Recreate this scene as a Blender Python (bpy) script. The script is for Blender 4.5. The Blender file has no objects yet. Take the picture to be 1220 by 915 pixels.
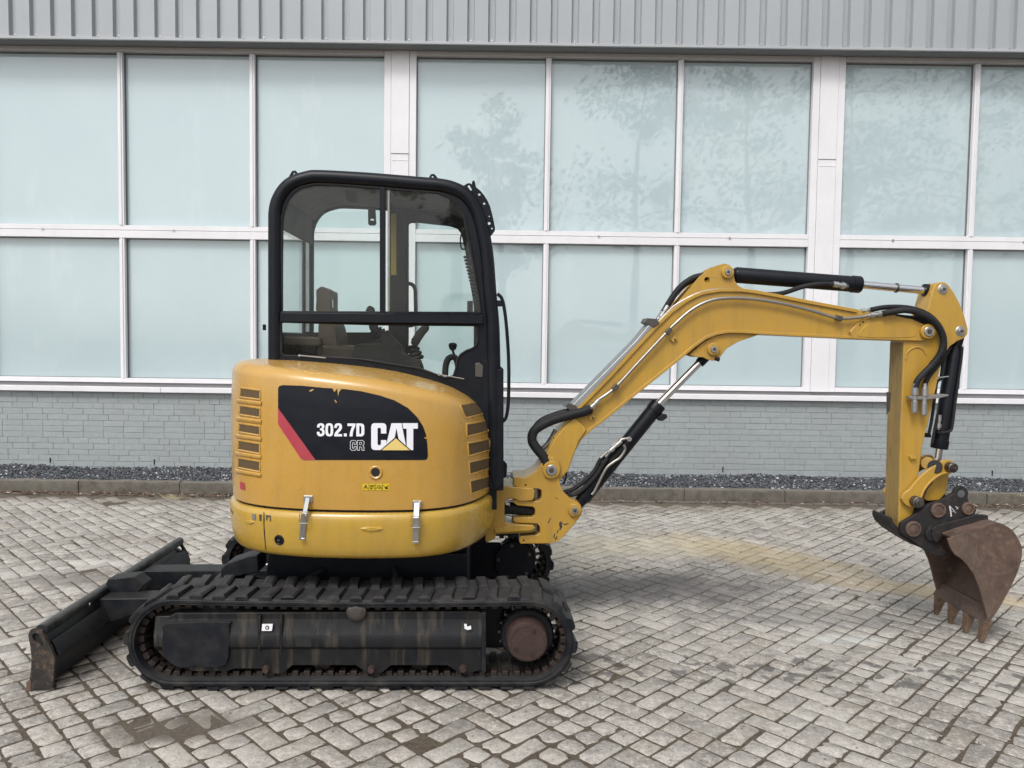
import bpy, bmesh, math, random
import numpy as np
from mathutils import Vector, Matrix
from mathutils.bvhtree import BVHTree
from mathutils.geometry import tessellate_polygon
random.seed(7); rng = np.random.default_rng(7)
R = math.radians
sc = bpy.context.scene
C = sc.collection

# ------------------------------------------------------------------ camera
FPX, CXP, CYP = 930.0, 610.0, 457.5
CAMH = 1.54
cd = bpy.data.cameras.new('camera'); cam = bpy.data.objects.new('camera', cd); C.objects.link(cam)
cd.sensor_width = 36.0; cd.lens = FPX / 1220 * 36.0; cd.clip_start = 0.05; cd.clip_end = 2000
CAMR = Matrix.Rotation(R(90 - 3.0), 3, 'X') @ Matrix.Rotation(0.0135, 3, 'Z')
cam.matrix_world = Matrix.Translation((0, 0, CAMH)) @ CAMR.to_4x4()
sc.camera = cam

# ------------------------------------------------------------------ sky, sun, exposure (overcast day)
SUN_EL, SUN_AZ = 52.0, 205.0           # azimuth: clockwise from +Y
world = bpy.data.worlds.new('World'); sc.world = world; world.use_nodes = True
wn = world.node_tree.nodes; wl = world.node_tree.links
bg = wn['Background']; sky = wn.new('ShaderNodeTexSky'); sky.sky_type = 'NISHITA'
sky.sun_disc = False; sky.sun_elevation = R(SUN_EL); sky.sun_rotation = R(SUN_AZ)
sky.air_density = 1.0; sky.dust_density = 3.0; sky.ozone_density = 1.0
hs = wn.new('ShaderNodeHueSaturation'); hs.inputs['Saturation'].default_value = 0.22
wl.new(sky.outputs[0], hs.inputs['Color']); wl.new(hs.outputs[0], bg.inputs['Color'])
bg.inputs['Strength'].default_value = 0.15
sd = bpy.data.lights.new('sun', 'SUN'); sun = bpy.data.objects.new('sun', sd); C.objects.link(sun)
sd.energy = 1.0; sd.angle = R(15); sd.color = (1.0, 0.975, 0.94)
sdir = Vector((math.sin(R(SUN_AZ)) * math.cos(R(SUN_EL)), math.cos(R(SUN_AZ)) * math.cos(R(SUN_EL)), math.sin(R(SUN_EL))))
sun.rotation_euler = sdir.to_track_quat('Z', 'Y').to_euler()
sun.location = (-4, -6, 12)
sc.view_settings.view_transform = 'Standard'; sc.view_settings.look = 'None'
sc.view_settings.gamma = 1.0; sc.view_settings.exposure = 0.58
sc.cycles.max_bounces = 8; sc.cycles.transparent_max_bounces = 12
sc.cycles.use_denoising = True

# ------------------------------------------------------------------ measuring helpers (photo pixel -> place in the yard)
def ray(px, py):
    return CAMR @ Vector(((px - CXP) / FPX, -(py - CYP) / FPX, -1.0))
def on_y(px, py, Y):                    # point on the vertical plane y = Y
    d = ray(px, py); t = Y / d.y
    return Vector((0, 0, CAMH)) + d * t
def on_z(px, py, Z=0.0):
    d = ray(px, py); t = (Z - CAMH) / d.z
    return Vector((0, 0, CAMH)) + d * t
MX, MY, YAW = -0.695, 4.138, R(1.8)      # the machine's centre and heading
MW = Matrix.Translation((MX, MY, 0)) @ Matrix.Rotation(YAW, 4, 'Z')
MI = MW.inverted(); CAML = MI @ Vector((0, 0, CAMH))
def P(px, py, yl):                      # point in machine space on the plane y = yl
    d = MI.to_3x3() @ ray(px, py); t = (yl - CAML.y) / d.y
    return CAML + d * t
def P2(pts, yl): return [(lambda v: (v.x, v.z))(P(a, b, yl)) for a, b in pts]
def S(yl): return (MY + yl) / FPX       # metres per photo pixel at that depth

# ------------------------------------------------------------------ object helpers
def link(name, me, mat=None, parent=None):
    o = bpy.data.objects.new(name, me); C.objects.link(o)
    if parent is not None: o.parent = parent
    if mat is not None and me is not None and not me.materials: me.materials.append(mat)
    return o
def thing(name, label, cat, loc=(0, 0, 0), rz=0, group=None):
    o = bpy.data.objects.new(name, None); C.objects.link(o); o.location = loc; o.rotation_euler = (0, 0, rz)
    o.empty_display_size = 0.2
    o['label'] = label; o['category'] = cat
    if group: o['group'] = group
    return o
def tag(o, label, cat, group=None):
    o['label'] = label; o['category'] = cat
    if group: o['group'] = group
    return o
def kind(o, k): o['kind'] = k; return o

class MB:
    def __init__(s): s.v = []; s.f = []
    def add(s, vs, fs):
        n = len(s.v); s.v += [tuple(v) for v in vs]; s.f += [tuple(i + n for i in f) for f in fs]; return s
    def box(s, c, d, rot=None):
        x, y, z = d[0] / 2, d[1] / 2, d[2] / 2
        vs = [Vector(p) for p in ((-x,-y,-z),(x,-y,-z),(x,y,-z),(-x,y,-z),(-x,-y,z),(x,-y,z),(x,y,z),(-x,y,z))]
        if rot is not None: vs = [rot @ v for v in vs]
        vs = [v + Vector(c) for v in vs]
        return s.add(vs, ((0,3,2,1),(4,5,6,7),(0,1,5,4),(1,2,6,5),(2,3,7,6),(3,0,4,7)))
    def prism(s, poly, y0, y1, holes=()):            # polygon in x-z, extruded along y
        loops = [poly] + list(holes)
        flat = [p for l in loops for p in l]
        tris = tessellate_polygon([[Vector((p[0], p[1], 0)) for p in l] for l in loops])
        n = len(flat)
        vs = [(p[0], y0, p[1]) for p in flat] + [(p[0], y1, p[1]) for p in flat]
        if len(loops) == 1:
            fs = [tuple(range(n)), tuple(range(2 * n - 1, n - 1, -1))]
        else:
            fs = []
            for t in tris:
                a, b, c = t; fs.append((a, b, c)); fs.append((c + n, b + n, a + n))
        k = 0
        for l in loops:
            m = len(l)
            for i in range(m):
                a, b = k + i, k + (i + 1) % m
                fs.append((a, a + n, b + n, b))
            k += m
        return s.add(vs, fs)
    def cyl(s, a, b, r, r2=None, n=20, cap=True):
        a = Vector(a); b = Vector(b); r2 = r if r2 is None else r2
        d = (b - a).normalized(); u = d.orthogonal().normalized(); w = d.cross(u)
        vs = []
        for p, q in ((a, r), (b, r2)):
            for i in range(n):
                t = 2 * math.pi * i / n; vs.append(p + (u * math.cos(t) + w * math.sin(t)) * q)
        fs = [(i, (i + 1) % n, n + (i + 1) % n, n + i) for i in range(n)]
        if cap: fs += [tuple(range(n))[::-1], tuple(range(n, 2 * n))]
        return s.add(vs, fs)
    def lathe(s, a, d, prof, n=28):                    # prof: (distance along d, radius)
        a = Vector(a); d = Vector(d).normalized(); u = d.orthogonal().normalized(); w = d.cross(u)
        vs = []
        for (t, r) in prof:
            for i in range(n):
                an = 2 * math.pi * i / n; vs.append(a + d * t + (u * math.cos(an) + w * math.sin(an)) * max(r, 1e-5))
        fs = []
        for k in range(len(prof) - 1):
            for i in range(n):
                j = (i + 1) % n; fs.append((k*n+i, k*n+j, (k+1)*n+j, (k+1)*n+i))
        fs += [tuple(range(n))[::-1], tuple(range((len(prof)-1)*n, len(prof)*n))]
        return s.add(vs, fs)
    def tube(s, pts, r, n=10, smooth=True, ry=None, up=None, closed=False):
        pts = [Vector(p) for p in pts]
        if smooth: pts = crom(pts, 6, closed)
        m = len(pts); vs = []; prev = None
        for i, p in enumerate(pts):
            if closed: d = pts[(i + 1) % m] - pts[i - 1]
            else: d = pts[min(i + 1, m - 1)] - pts[max(i - 1, 0)]
            d.normalize()
            if up is not None: u = Vector(up); u = (u - d * u.dot(d)).normalized()
            elif prev is None: u = d.orthogonal().normalized()
            else: u = (prev - d * prev.dot(d)).normalized()
            prev = u; w = d.cross(u)
            rr = r[min(i, len(r)-1)] if isinstance(r, (list, tuple)) else r
            for k in range(n):
                t = 2 * math.pi * k / n
                vs.append(p + u * math.cos(t) * (ry or rr) + w * math.sin(t) * rr)
        fs = []
        for i in range(m if closed else m - 1):
            j = (i + 1) % m
            for k in range(n):
                l = (k + 1) % n; fs.append((i*n+k, i*n+l, j*n+l, j*n+k))
        if not closed: fs += [tuple(range(n))[::-1], tuple(range((m-1)*n, m*n))]
        return s.add(vs, fs)
    def mesh(s, name, ang=35):
        me = bpy.data.meshes.new(name); me.from_pydata(s.v, [], s.f); me.validate()
        bm = bmesh.new(); bm.from_mesh(me); bmesh.ops.recalc_face_normals(bm, faces=bm.faces); bm.to_mesh(me); bm.free()
        if ang:
            me.polygons.foreach_set('use_smooth', [True] * len(me.polygons)); me.set_sharp_from_angle(angle=R(ang))
        return me
    def build(s, name, mat, parent=None, bevel=0, ang=35, seg=2):
        o = link(name, s.mesh(name, ang), mat, parent)
        if bevel:
            m = o.modifiers.new('bevel', 'BEVEL'); m.width = bevel; m.segments = seg; m.limit_method = 'ANGLE'
            m.angle_limit = R(35); m.use_clamp_overlap = True; m.harden_normals = True
        return o

def crom(pts, k=6, closed=False):
    pts = [Vector(p) for p in pts]; n = len(pts); out = []
    rngi = range(n) if closed else range(n - 1)
    for i in rngi:
        if closed: p0, p1, p2, p3 = pts[i-1], pts[i], pts[(i+1) % n], pts[(i+2) % n]
        else:
            p1, p2 = pts[i], pts[i+1]
            p0 = pts[i-1] if i else p1 * 2 - p2
            p3 = pts[i+2] if i + 2 < n else p2 * 2 - p1
        for j in range(k):
            t = j / k
            out.append(0.5 * ((2*p1) + (p2-p0)*t + (2*p0-5*p1+4*p2-p3)*t*t + (3*p1-p0-3*p2+p3)*t**3))
    if not closed: out.append(pts[-1])
    return out
def sm2(pts, k=5, closed=True):
    return [(v.x, v.y) for v in crom([Vector((a, b, 0)) for a, b in pts], k, closed)]
def rrect(x0, z0, x1, z1, r, n=4):
    out = []
    for cx, cz, a0 in ((x1-r, z1-r, 0), (x0+r, z1-r, 90), (x0+r, z0+r, 180), (x1-r, z0+r, 270)):
        for i in range(n + 1):
            a = R(a0 + 90 * i / n); out.append((cx + r*math.cos(a), cz + r*math.sin(a)))
    return out
def circ(cx, cz, r, n=20, rz=None):
    return [(cx + r*math.cos(2*math.pi*i/n), cz + (rz or r)*math.sin(2*math.pi*i/n)) for i in range(n)]

# ------------------------------------------------------------------ materials
class NT:
    def __init__(s, name):
        s.m = bpy.data.materials.new(name); s.m.use_nodes = True
        s.n = s.m.node_tree.nodes; s.l = s.m.node_tree.links; s.b = s.n['Principled BSDF']
        s.out = s.n['Material Output']
        s.geo = s.n.new('ShaderNodeNewGeometry'); s.tc = s.n.new('ShaderNodeTexCoord')
    def pos(s): return s.geo.outputs['Position']
    def obj(s): return s.tc.outputs['Object']
    def noise(s, scale, detail=4, rough=0.55, vec=None, stretch=None, dist=0):
        v = vec or s.pos()
        if stretch:
            mp = s.n.new('ShaderNodeMapping'); mp.inputs['Scale'].default_value = stretch; s.l.new(v, mp.inputs[0]); v = mp.outputs[0]
        t = s.n.new('ShaderNodeTexNoise'); t.inputs['Scale'].default_value = scale; t.inputs['Detail'].default_value = detail
        t.inputs['Roughness'].default_value = rough; t.inputs['Distortion'].default_value = dist
        s.l.new(v, t.inputs['Vector']); return t.outputs['Fac']
    def ramp(s, fac, a, b, va=0.0, vb=1.0):
        r = s.n.new('ShaderNodeMapRange'); r.inputs[1].default_value = a; r.inputs[2].default_value = b
        r.inputs[3].default_value = va; r.inputs[4].default_value = vb; s.l.new(fac, r.inputs[0]); return r.outputs[0]
    def mix(s, fac, a, b, mode='MIX'):
        m = s.n.new('ShaderNodeMix'); m.data_type = 'RGBA'; m.blend_type = mode
        for sock, v in ((m.inputs[0], fac), (m.inputs[6], a), (m.inputs[7], b)):
            if isinstance(v, bpy.types.NodeSocket): s.l.new(v, sock)
            elif isinstance(v, (int, float)): sock.default_value = v
            else: sock.default_value = (*v, 1)
        return m.outputs[2]
    def math(s, op, a, b=None, c=None):
        m = s.n.new('ShaderNodeMath'); m.operation = op
        for i, v in enumerate((a, b, c)):
            if v is None: continue
            if isinstance(v, bpy.types.NodeSocket): s.l.new(v, m.inputs[i])
            else: m.inputs[i].default_value = v
        return m.outputs[0]
    def island(s): return s.geo.outputs['Random Per Island']
    def orand(s):
        if not hasattr(s, 'oi'): s.oi = s.n.new('ShaderNodeObjectInfo')
        return s.oi.outputs['Random']
    def col(s, v):
        if isinstance(v, bpy.types.NodeSocket): s.l.new(v, s.b.inputs['Base Color'])
        else: s.b.inputs['Base Color'].default_value = (*v, 1)
    def set(s, **k):
        for a, v in k.items():
            sock = s.b.inputs[{'rough': 'Roughness', 'metal': 'Metallic', 'coat': 'Coat Weight', 'crough': 'Coat Roughness', 'spec': 'Specular IOR Level', 'ior': 'IOR'}[a]]
            if isinstance(v, bpy.types.NodeSocket): s.l.new(v, sock)
            else: sock.default_value = v
    def bump(s, fac, strength=0.3, dist=0.005):
        b = s.n.new('ShaderNodeBump'); b.inputs['Strength'].default_value = strength; b.inputs['Distance'].default_value = dist
        s.l.new(fac, b.inputs['Height']); s.l.new(b.outputs[0], s.b.inputs['Normal'])
        return b
    def up(s):
        x = s.n.new('ShaderNodeSeparateXYZ'); s.l.new(s.geo.outputs['Normal'], x.inputs[0]); return x.outputs[2]
    def xyz(s):
        x = s.n.new('ShaderNodeSeparateXYZ'); s.l.new(s.pos(), x.inputs[0]); return x.outputs

def paint(name, c1, c2, dust=(0.30, 0.26, 0.20), dustamt=0.25, rough=0.32, coat=0.3, chips=0.0, chipc=(0.06, 0.04, 0.03), metal=0, stretch=(1, 1, 1), spec=0.5, streak=0):
    t = NT(name)
    n1 = t.noise(2.3, 5, stretch=stretch); n2 = t.noise(17, 5); n3 = t.noise(90, 3)
    c = t.mix(t.ramp(n1, 0.3, 0.7), c1, c2)
    d = t.math('MULTIPLY', t.ramp(n2, 0.42, 0.75), dustamt)
    c = t.mix(d, c, dust)
    upm = t.math('MULTIPLY', t.ramp(t.up(), 0.4, 1.0), dustamt * 0.8)
    c = t.mix(upm, c, dust)
    if chips:
        ch = t.ramp(t.noise(38, 6, 0.7), 0.72 - chips, 0.745 - chips); c = t.mix(ch, c, chipc)
    if streak:
        s1 = t.ramp(t.noise(26, 4, 0.6, stretch=(1, 1, 0.07)), 0.50, 0.62); s2 = t.ramp(t.noise(5, 3), 0.40, 0.52)
        c = t.mix(t.math('MULTIPLY', t.math('MULTIPLY', s1, s2), streak), c, (0.105, 0.085, 0.058))
        c = t.mix(t.math('MULTIPLY', t.ramp(t.noise(7, 3, stretch=(1, 1, 0.1)), 0.55, 0.62), streak * 0.6), c, (0.035, 0.030, 0.022))
    t.col(c); r = t.math('ADD', t.math('MULTIPLY', n2, 0.22), rough - 0.1)
    t.set(rough=r, coat=coat, crough=0.25, metal=metal, spec=spec)
    t.bump(n3, 0.06, 0.002)
    return t.m
M = {}
M['yellow_hood'] = paint('faded_yellow_paint', (0.505, 0.287, 0.056), (0.47, 0.262, 0.050), (0.43, 0.31, 0.15), 0.14, 0.27, 0.5, chips=-0.012, chipc=(0.55, 0.48, 0.36), streak=0.07)
M['yellow_skirt'] = paint('yellow_counterweight_paint', (0.475, 0.296, 0.038), (0.43, 0.262, 0.034), (0.30, 0.23, 0.12), 0.16, 0.26, 0.5, chips=0.008, streak=0.10)
M['yellow_boom'] = paint('yellow_boom_paint', (0.465, 0.272, 0.034), (0.42, 0.240, 0.031), (0.27, 0.20, 0.11), 0.20, 0.38, 0.25, chips=0.016, streak=0.14)
M['black_paint'] = paint('satin_black_paint', (0.0050, 0.0062, 0.0095), (0.0075, 0.009, 0.013), (0.03, 0.03, 0.03), 0.12, 0.36, 0.0, spec=0.22)
M['dirty_black'] = paint('dirty_black_paint', (0.006, 0.0075, 0.011), (0.011, 0.012, 0.016), (0.06, 0.055, 0.045), 0.28, 0.5, 0.0, chips=0.012, chipc=(0.07, 0.04, 0.025), spec=0.22)
M['streaked_black'] = paint('streaked_frame_paint', (0.006, 0.0075, 0.011), (0.010, 0.010, 0.011), (0.045, 0.039, 0.032), 0.16, 0.42, 0.0, chips=0.02, chipc=(0.07, 0.042, 0.03), stretch=(4, 1, 0.5), spec=0.25, streak=0.33)
M['scuffed_black'] = paint('scuffed_black_paint', (0.010, 0.012, 0.016), (0.022, 0.023, 0.026), (0.13, 0.125, 0.12), 0.55, 0.5, 0.0, chips=0.03, chipc=(0.16, 0.15, 0.14), spec=0.25)
M['interior'] = paint('cab_interior_plastic', (0.014, 0.014, 0.016), (0.02, 0.02, 0.02), (0.06, 0.05, 0.04), 0.3, 0.7, 0, spec=0.25)
M['roof_liner'] = paint('dusty_roof_liner', (0.07, 0.065, 0.06), (0.09, 0.082, 0.074), (0.19, 0.16, 0.13), 0.6, 0.8, 0, chips=0.02, chipc=(0.35, 0.33, 0.30))
M['seat'] = paint('brown_seat_vinyl', (0.042, 0.025, 0.016), (0.070, 0.043, 0.027), (0.12, 0.085, 0.06), 0.25, 0.6, 0)
M['hose'] = paint('black_rubber_hose', (0.009, 0.009, 0.011), (0.016, 0.016, 0.018), (0.06, 0.055, 0.05), 0.22, 0.6, 0, spec=0.25)
M['decal_black'] = paint('black_vinyl_decal', (0.0045, 0.0055, 0.0105), (0.0065, 0.0075, 0.0125), (0.04, 0.04, 0.04), 0.08, 0.42, 0.0, spec=0.25)
M['decal_red'] = paint('red_vinyl_decal', (0.40, 0.04, 0.065), (0.36, 0.036, 0.055), (0.4, 0.2, 0.15), 0.1, 0.35, 0.2)
M['decal_white'] = paint('white_vinyl_decal', (0.80, 0.80, 0.84), (0.76, 0.76, 0.80), (0.5, 0.5, 0.5), 0.08, 0.4, 0.1)
M['decal_yellow'] = paint('yellow_vinyl_decal', (0.74, 0.56, 0.18), (0.72, 0.54, 0.17), (0.5, 0.4, 0.2), 0.08, 0.4, 0.1)
M['sticker_yellow'] = paint('warning_sticker_yellow', (0.62, 0.44, 0.02), (0.62, 0.44, 0.02), (0.3, 0.2, 0.05), 0.2, 0.4, 0.1)
M['white_paint'] = paint('white_letter_paint', (0.7, 0.7, 0.7), (0.55, 0.55, 0.52), (0.2, 0.18, 0.16), 0.5, 0.6, 0)
def metal(name, c, rough, dirt=0.2, dirtc=(0.12, 0.10, 0.08)):
    t = NT(name); n = t.noise(30, 5); t.col(t.mix(t.math('MULTIPLY', t.ramp(n, 0.4, 0.8), dirt), c, dirtc))
    t.set(metal=t.ramp(n, 0.3, 0.9, 1.0, 1.0 - dirt), rough=t.math('ADD', t.math('MULTIPLY', n, 0.2), rough - 0.1)); return t.m
M['chrome'] = metal('chromed_rod', (0.72, 0.72, 0.73), 0.18, 0.1)
M['steel'] = metal('bare_steel', (0.48, 0.48, 0.47), 0.35, 0.4)
M['steel_tube'] = metal('zinc_coated_tube', (0.34, 0.32, 0.29), 0.42, 0.35)
M['dark_steel'] = metal('dark_steel', (0.13, 0.12, 0.11), 0.45, 0.5, (0.08, 0.05, 0.035))
def rust(name, a, b, c, sc_=9, bumpd=0.3, st=None):
    t = NT(name); n1 = t.noise(sc_, 7, 0.65, stretch=st); n2 = t.noise(sc_ * 5, 5, 0.6, stretch=st); n3 = t.noise(3.0, 4)
    k = t.mix(t.ramp(n1, 0.35, 0.65), a, b); k = t.mix(t.math('MULTIPLY', t.ramp(n2, 0.5, 0.75), 0.6), k, c)
    k = t.mix(t.math('MULTIPLY', t.ramp(n3, 0.45, 0.7), 0.35), k, a)
    t.col(k); t.set(rough=t.ramp(n2, 0.2, 0.8, 0.5, 0.85), metal=0.15); t.bump(n2, bumpd, 0.003); return t.m
M['rust'] = rust('rusty_bucket_steel', (0.062, 0.042, 0.034), (0.145, 0.090, 0.066), (0.23, 0.155, 0.115), 6)
M['rust_cutter'] = rust('rusty_side_cutter', (0.075, 0.052, 0.042), (0.135, 0.09, 0.066), (0.20, 0.14, 0.10), 7)
M['rust_dark'] = rust('dark_rusted_steel', (0.014, 0.011, 0.010), (0.034, 0.022, 0.017), (0.08, 0.05, 0.033))
M['coupler'] = rust('worn_black_coupler', (0.009, 0.009, 0.011), (0.022, 0.018, 0.017), (0.065, 0.043, 0.034), 7)
M['tooth'] = rust('worn_tooth_steel', (0.10, 0.062, 0.04), (0.19, 0.12, 0.072), (0.28, 0.20, 0.13), 14)
M['hub'] = rust('brown_motor_hub', (0.034, 0.019, 0.016), (0.052, 0.028, 0.023), (0.09, 0.053, 0.038), 12, 0.15)
M['blade_end'] = rust('rusty_blade_end', (0.016, 0.015, 0.015), (0.05, 0.038, 0.03), (0.20, 0.13, 0.085), 9)
M['wood_scrape'] = rust('scraped_inner_face', (0.36, 0.235, 0.070), (0.24, 0.165, 0.065), (0.060, 0.045, 0.032), 16, 0.1, (1, 1, 0.12))
t = NT('dusty_track_rubber'); n = t.noise(11, 6, 0.6); n2 = t.noise(45, 4)
c = t.mix(t.ramp(n, 0.45, 0.8), (0.0075, 0.0085, 0.0115), (0.045, 0.042, 0.038))
c = t.mix(t.math('MULTIPLY', t.ramp(t.up(), 0.5, 1.0), 0.45), c, (0.060, 0.058, 0.056))
t.col(c); t.set(rough=0.6, spec=0.22); t.bump(n2, 0.5, 0.003); M['rubber'] = t.m
t = NT('perforated_grille'); 
mp = t.n.new('ShaderNodeMapping'); mp.inputs['Rotation'].default_value = (0, 0.785, 0); t.l.new(t.pos(), mp.inputs[0])
vo = t.n.new('ShaderNodeTexVoronoi'); vo.inputs['Scale'].default_value = 150; vo.inputs['Randomness'].default_value = 0.0; t.l.new(mp.outputs[0], vo.inputs['Vector'])
c = t.mix(t.ramp(vo.outputs['Distance'], 0.30, 0.42), (0.007, 0.005, 0.003), (0.115, 0.072, 0.028)); t.col(c); t.set(rough=0.7); t.bump(vo.outputs['Distance'], 0.5, 0.002); M['grille'] = t.m
def glass(name, tint, dirt, dirtc=(0.45, 0.43, 0.40), speck=0.0, f0=0.03):
    t = NT(name); tr = t.n.new('ShaderNodeBsdfTransparent'); tr.inputs[0].default_value = (*tint, 1)
    gl = t.n.new('ShaderNodeBsdfGlossy'); gl.inputs['Roughness'].default_value = 0.02
    lw = t.n.new('ShaderNodeLayerWeight'); lw.inputs['Blend'].default_value = 0.5
    fr_ = t.math('ADD', t.math('MULTIPLY', t.math('POWER', lw.outputs['Facing'], 5.0), 1 - f0), f0)
    m1 = t.n.new('ShaderNodeMixShader'); t.l.new(fr_, m1.inputs[0]); t.l.new(tr.outputs[0], m1.inputs[1]); t.l.new(gl.outputs[0], m1.inputs[2])
    df = t.n.new('ShaderNodeBsdfDiffuse'); df.inputs[0].default_value = (*dirtc, 1)
    f = t.math('MULTIPLY', t.ramp(t.noise(6, 5), 0.35, 0.75), dirt)
    if speck: f = t.math('MAXIMUM', f, t.math('MULTIPLY', t.ramp(t.noise(230, 2, 0.5), 0.70, 0.74), speck))
    m2 = t.n.new('ShaderNodeMixShader'); t.l.new(f, m2.inputs[0]); t.l.new(m1.outputs[0], m2.inputs[1]); t.l.new(df.outputs[0], m2.inputs[2])
    t.l.new(m2.outputs[0], t.out.inputs[0]); return t.m
M['cab_glass'] = glass('cab_glass', (0.92, 0.95, 0.94), 0.02, speck=0.35, f0=0.02)
M['cab_glass_clear'] = glass('cab_glass_far', (0.95, 0.97, 0.965), 0.01, f0=0.012)
M['cab_glass_rear'] = glass('cab_glass_rear', (0.93, 0.95, 0.94), 0.01, f0=0.01)
M['cover_steel'] = metal('dull_cover_steel', (0.42, 0.43, 0.43), 0.5, 0.3)
# ================================================================== SETTING
# ---- ground materials
YK0, YK1, YW = 7.66, 7.78, 8.71        # kerb front / back, wall face
def ell(t, x, y, cx, cy, rx, ry, rot=0.0):
    ca, sa = math.cos(rot), math.sin(rot)
    dx = t.math('SUBTRACT', x, cx); dy = t.math('SUBTRACT', y, cy)
    u = t.math('ADD', t.math('MULTIPLY', dx, ca / rx), t.math('MULTIPLY', dy, sa / rx))
    v = t.math('ADD', t.math('MULTIPLY', dx, -sa / ry), t.math('MULTIPLY', dy, ca / ry))
    return t.math('SQRT', t.math('ADD', t.math('MULTIPLY', u, u), t.math('MULTIPLY', v, v)))
def stained(t, c, k=1.0):
    x, y, z = t.xyz()
    nw = t.noise(2.6, 5, 0.6); nf = t.noise(7.5, 5, 0.65)
    wob = t.math('ADD', t.math('MULTIPLY', nw, 0.9), t.math('MULTIPLY', nf, 0.7))          # about 0.8 in the middle
    def blob(px, py, rx, ry, rot, col, amt, c, soft=0.55):
        w = on_z(px, py); e = t.math('ADD', ell(t, x, y, w.x, w.y, rx, ry, rot), t.math('SUBTRACT', wob, 0.8))
        return t.mix(t.math('MULTIPLY', t.ramp(e, 1.0, 1.0 - soft), amt * k), c, col)
    c = blob(905, 662, 1.05, 0.42, -0.80, (0.45, 0.355, 0.20), 0.60, c)      # yellow sand
    c = blob(1130, 708, 0.75, 0.22, -0.35, (0.46, 0.35, 0.19), 0.55, c)
    c = blob(760, 650, 0.7, 0.4, 0.0, (0.46, 0.41, 0.30), 0.40, c)
    c = blob(640, 650, 1.5, 0.6, 0.0, (0.46, 0.42, 0.33), 0.38, c)
    c = blob(750, 700, 1.5, 0.44, 0, (0.105, 0.10, 0.10), 0.80, c)         # dark wet area behind the track
    c = blob(960, 735, 1.0, 0.22, 0, (0.16, 0.155, 0.15), 0.45, c)
    c = blob(90, 690, 0.5, 0.22, 0.1, (0.13, 0.115, 0.10), 0.6, c)
    c = blob(120, 670, 0.35, 0.10, 0, (0.60, 0.58, 0.54), 0.4, c)
    c = blob(215, 866, 0.36, 0.15, 0.2, (0.12, 0.105, 0.085), 0.75, c)      # dirt patch in front of the track
    c = blob(1010, 762, 0.30, 0.10, 0, (0.60, 0.60, 0.58), 0.4, c)
    nk = t.noise(5, 5, 0.6); kd = t.math('ADD', t.math('SUBTRACT', YK0, y), t.math('MULTIPLY', t.math('SUBTRACT', nk, 0.5), 0.5))   # soil washed against the kerb
    c = t.mix(t.math('MULTIPLY', t.ramp(kd, 0.62, 0.12), 0.72 * k), c, (0.13, 0.108, 0.082))
    return c
def paver_mat(name, per):
    t = NT(name)
    r = t.orand() if per == 'obj' else t.island()
    n1 = t.noise(30, 6, 0.7); n2 = t.noise(120, 4, 0.6); n3 = t.noise(1.3, 4)
    vv = t.math('FRACT', t.math('MULTIPLY', r, 7.31))
    c = t.mix(r, (0.255, 0.235, 0.208), (0.41, 0.382, 0.345))
    c = t.mix(t.math('MULTIPLY', t.ramp(vv, 0.80, 0.95), 0.35), c, (0.33, 0.285, 0.225))
    c = t.mix(t.math('MULTIPLY', t.ramp(n1, 0.50, 0.66), 0.7), c, (0.56, 0.53, 0.485))
    c = t.mix(t.math('MULTIPLY', t.ramp(n1, 0.47, 0.30), 0.70), c, (0.13, 0.12, 0.11))
    c = t.mix(t.math('MULTIPLY', t.ramp(n2, 0.50, 0.32), 0.5), c, (0.12, 0.112, 0.10))
    c = t.mix(t.math('MULTIPLY', t.ramp(n3, 0.45, 0.62), 0.35), c, (0.46, 0.44, 0.40))
    c = stained(t, c)
    # oil and water spots in front of the bucket
    x, y, z = t.xyz(); a = on_z(960, 800)
    band = t.ramp(ell(t, x, y, a.x - 0.1, a.y, 1.9, 0.24, -0.06), 1.0, 0.6)
    sp = t.math('MULTIPLY', t.ramp(t.noise(11, 3, 0.5), 0.55, 0.585), band)
    c = t.mix(t.math('MULTIPLY', sp, 0.72), c, (0.085, 0.082, 0.08))
    t.col(c); t.set(rough=t.ramp(n1, 0.3, 0.7, 0.9, 0.62), spec=0.35)
    t.bump(t.math('ADD', t.math('MULTIPLY', n1, 0.8), t.math('MULTIPLY', n2, 0.5)), 0.9, 0.006)
    return t.m
M['paver'] = paver_mat('weathered_clinker', 'obj'); M['paver_far'] = paver_mat('weathered_clinker_far', 'isl')
t = NT('joint_sand'); n1 = t.noise(60, 6, 0.7); n3 = t.noise(9, 4)
c = t.mix(t.ramp(n1, 0.3, 0.7), (0.036, 0.027, 0.018), (0.130, 0.100, 0.070)); c = t.mix(t.math('MULTIPLY', t.ramp(n3, 0.5, 0.7), 0.25), c, (0.07, 0.068, 0.045))
c = t.mix(t.math('MULTIPLY', t.ramp(t.noise(190, 3, 0.6), 0.60, 0.68), 0.5), c, (0.30, 0.27, 0.23))
c = stained(t, c, 0.6); t.col(c); t.set(rough=0.95); t.bump(n1, 1.0, 0.008); M['sand'] = t.m
t = NT('old_concrete_kerb'); n1 = t.noise(14, 7, 0.65); n2 = t.noise(3, 4); n3 = t.noise(120, 3)
c = t.mix(t.ramp(n1, 0.3, 0.7), (0.055, 0.047, 0.037), (0.135, 0.119, 0.098)); c = t.mix(t.math('MULTIPLY', t.ramp(t.orand(), 0, 1), 0.3), c, (0.12, 0.11, 0.095))
c = t.mix(t.math('MULTIPLY', t.ramp(n2, 0.5, 0.7), 0.4), c, (0.10, 0.105, 0.07)); c = t.mix(t.math('MULTIPLY', t.ramp(t.up(), 0.5, 1), 0.45), c, (0.21, 0.19, 0.16))
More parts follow.
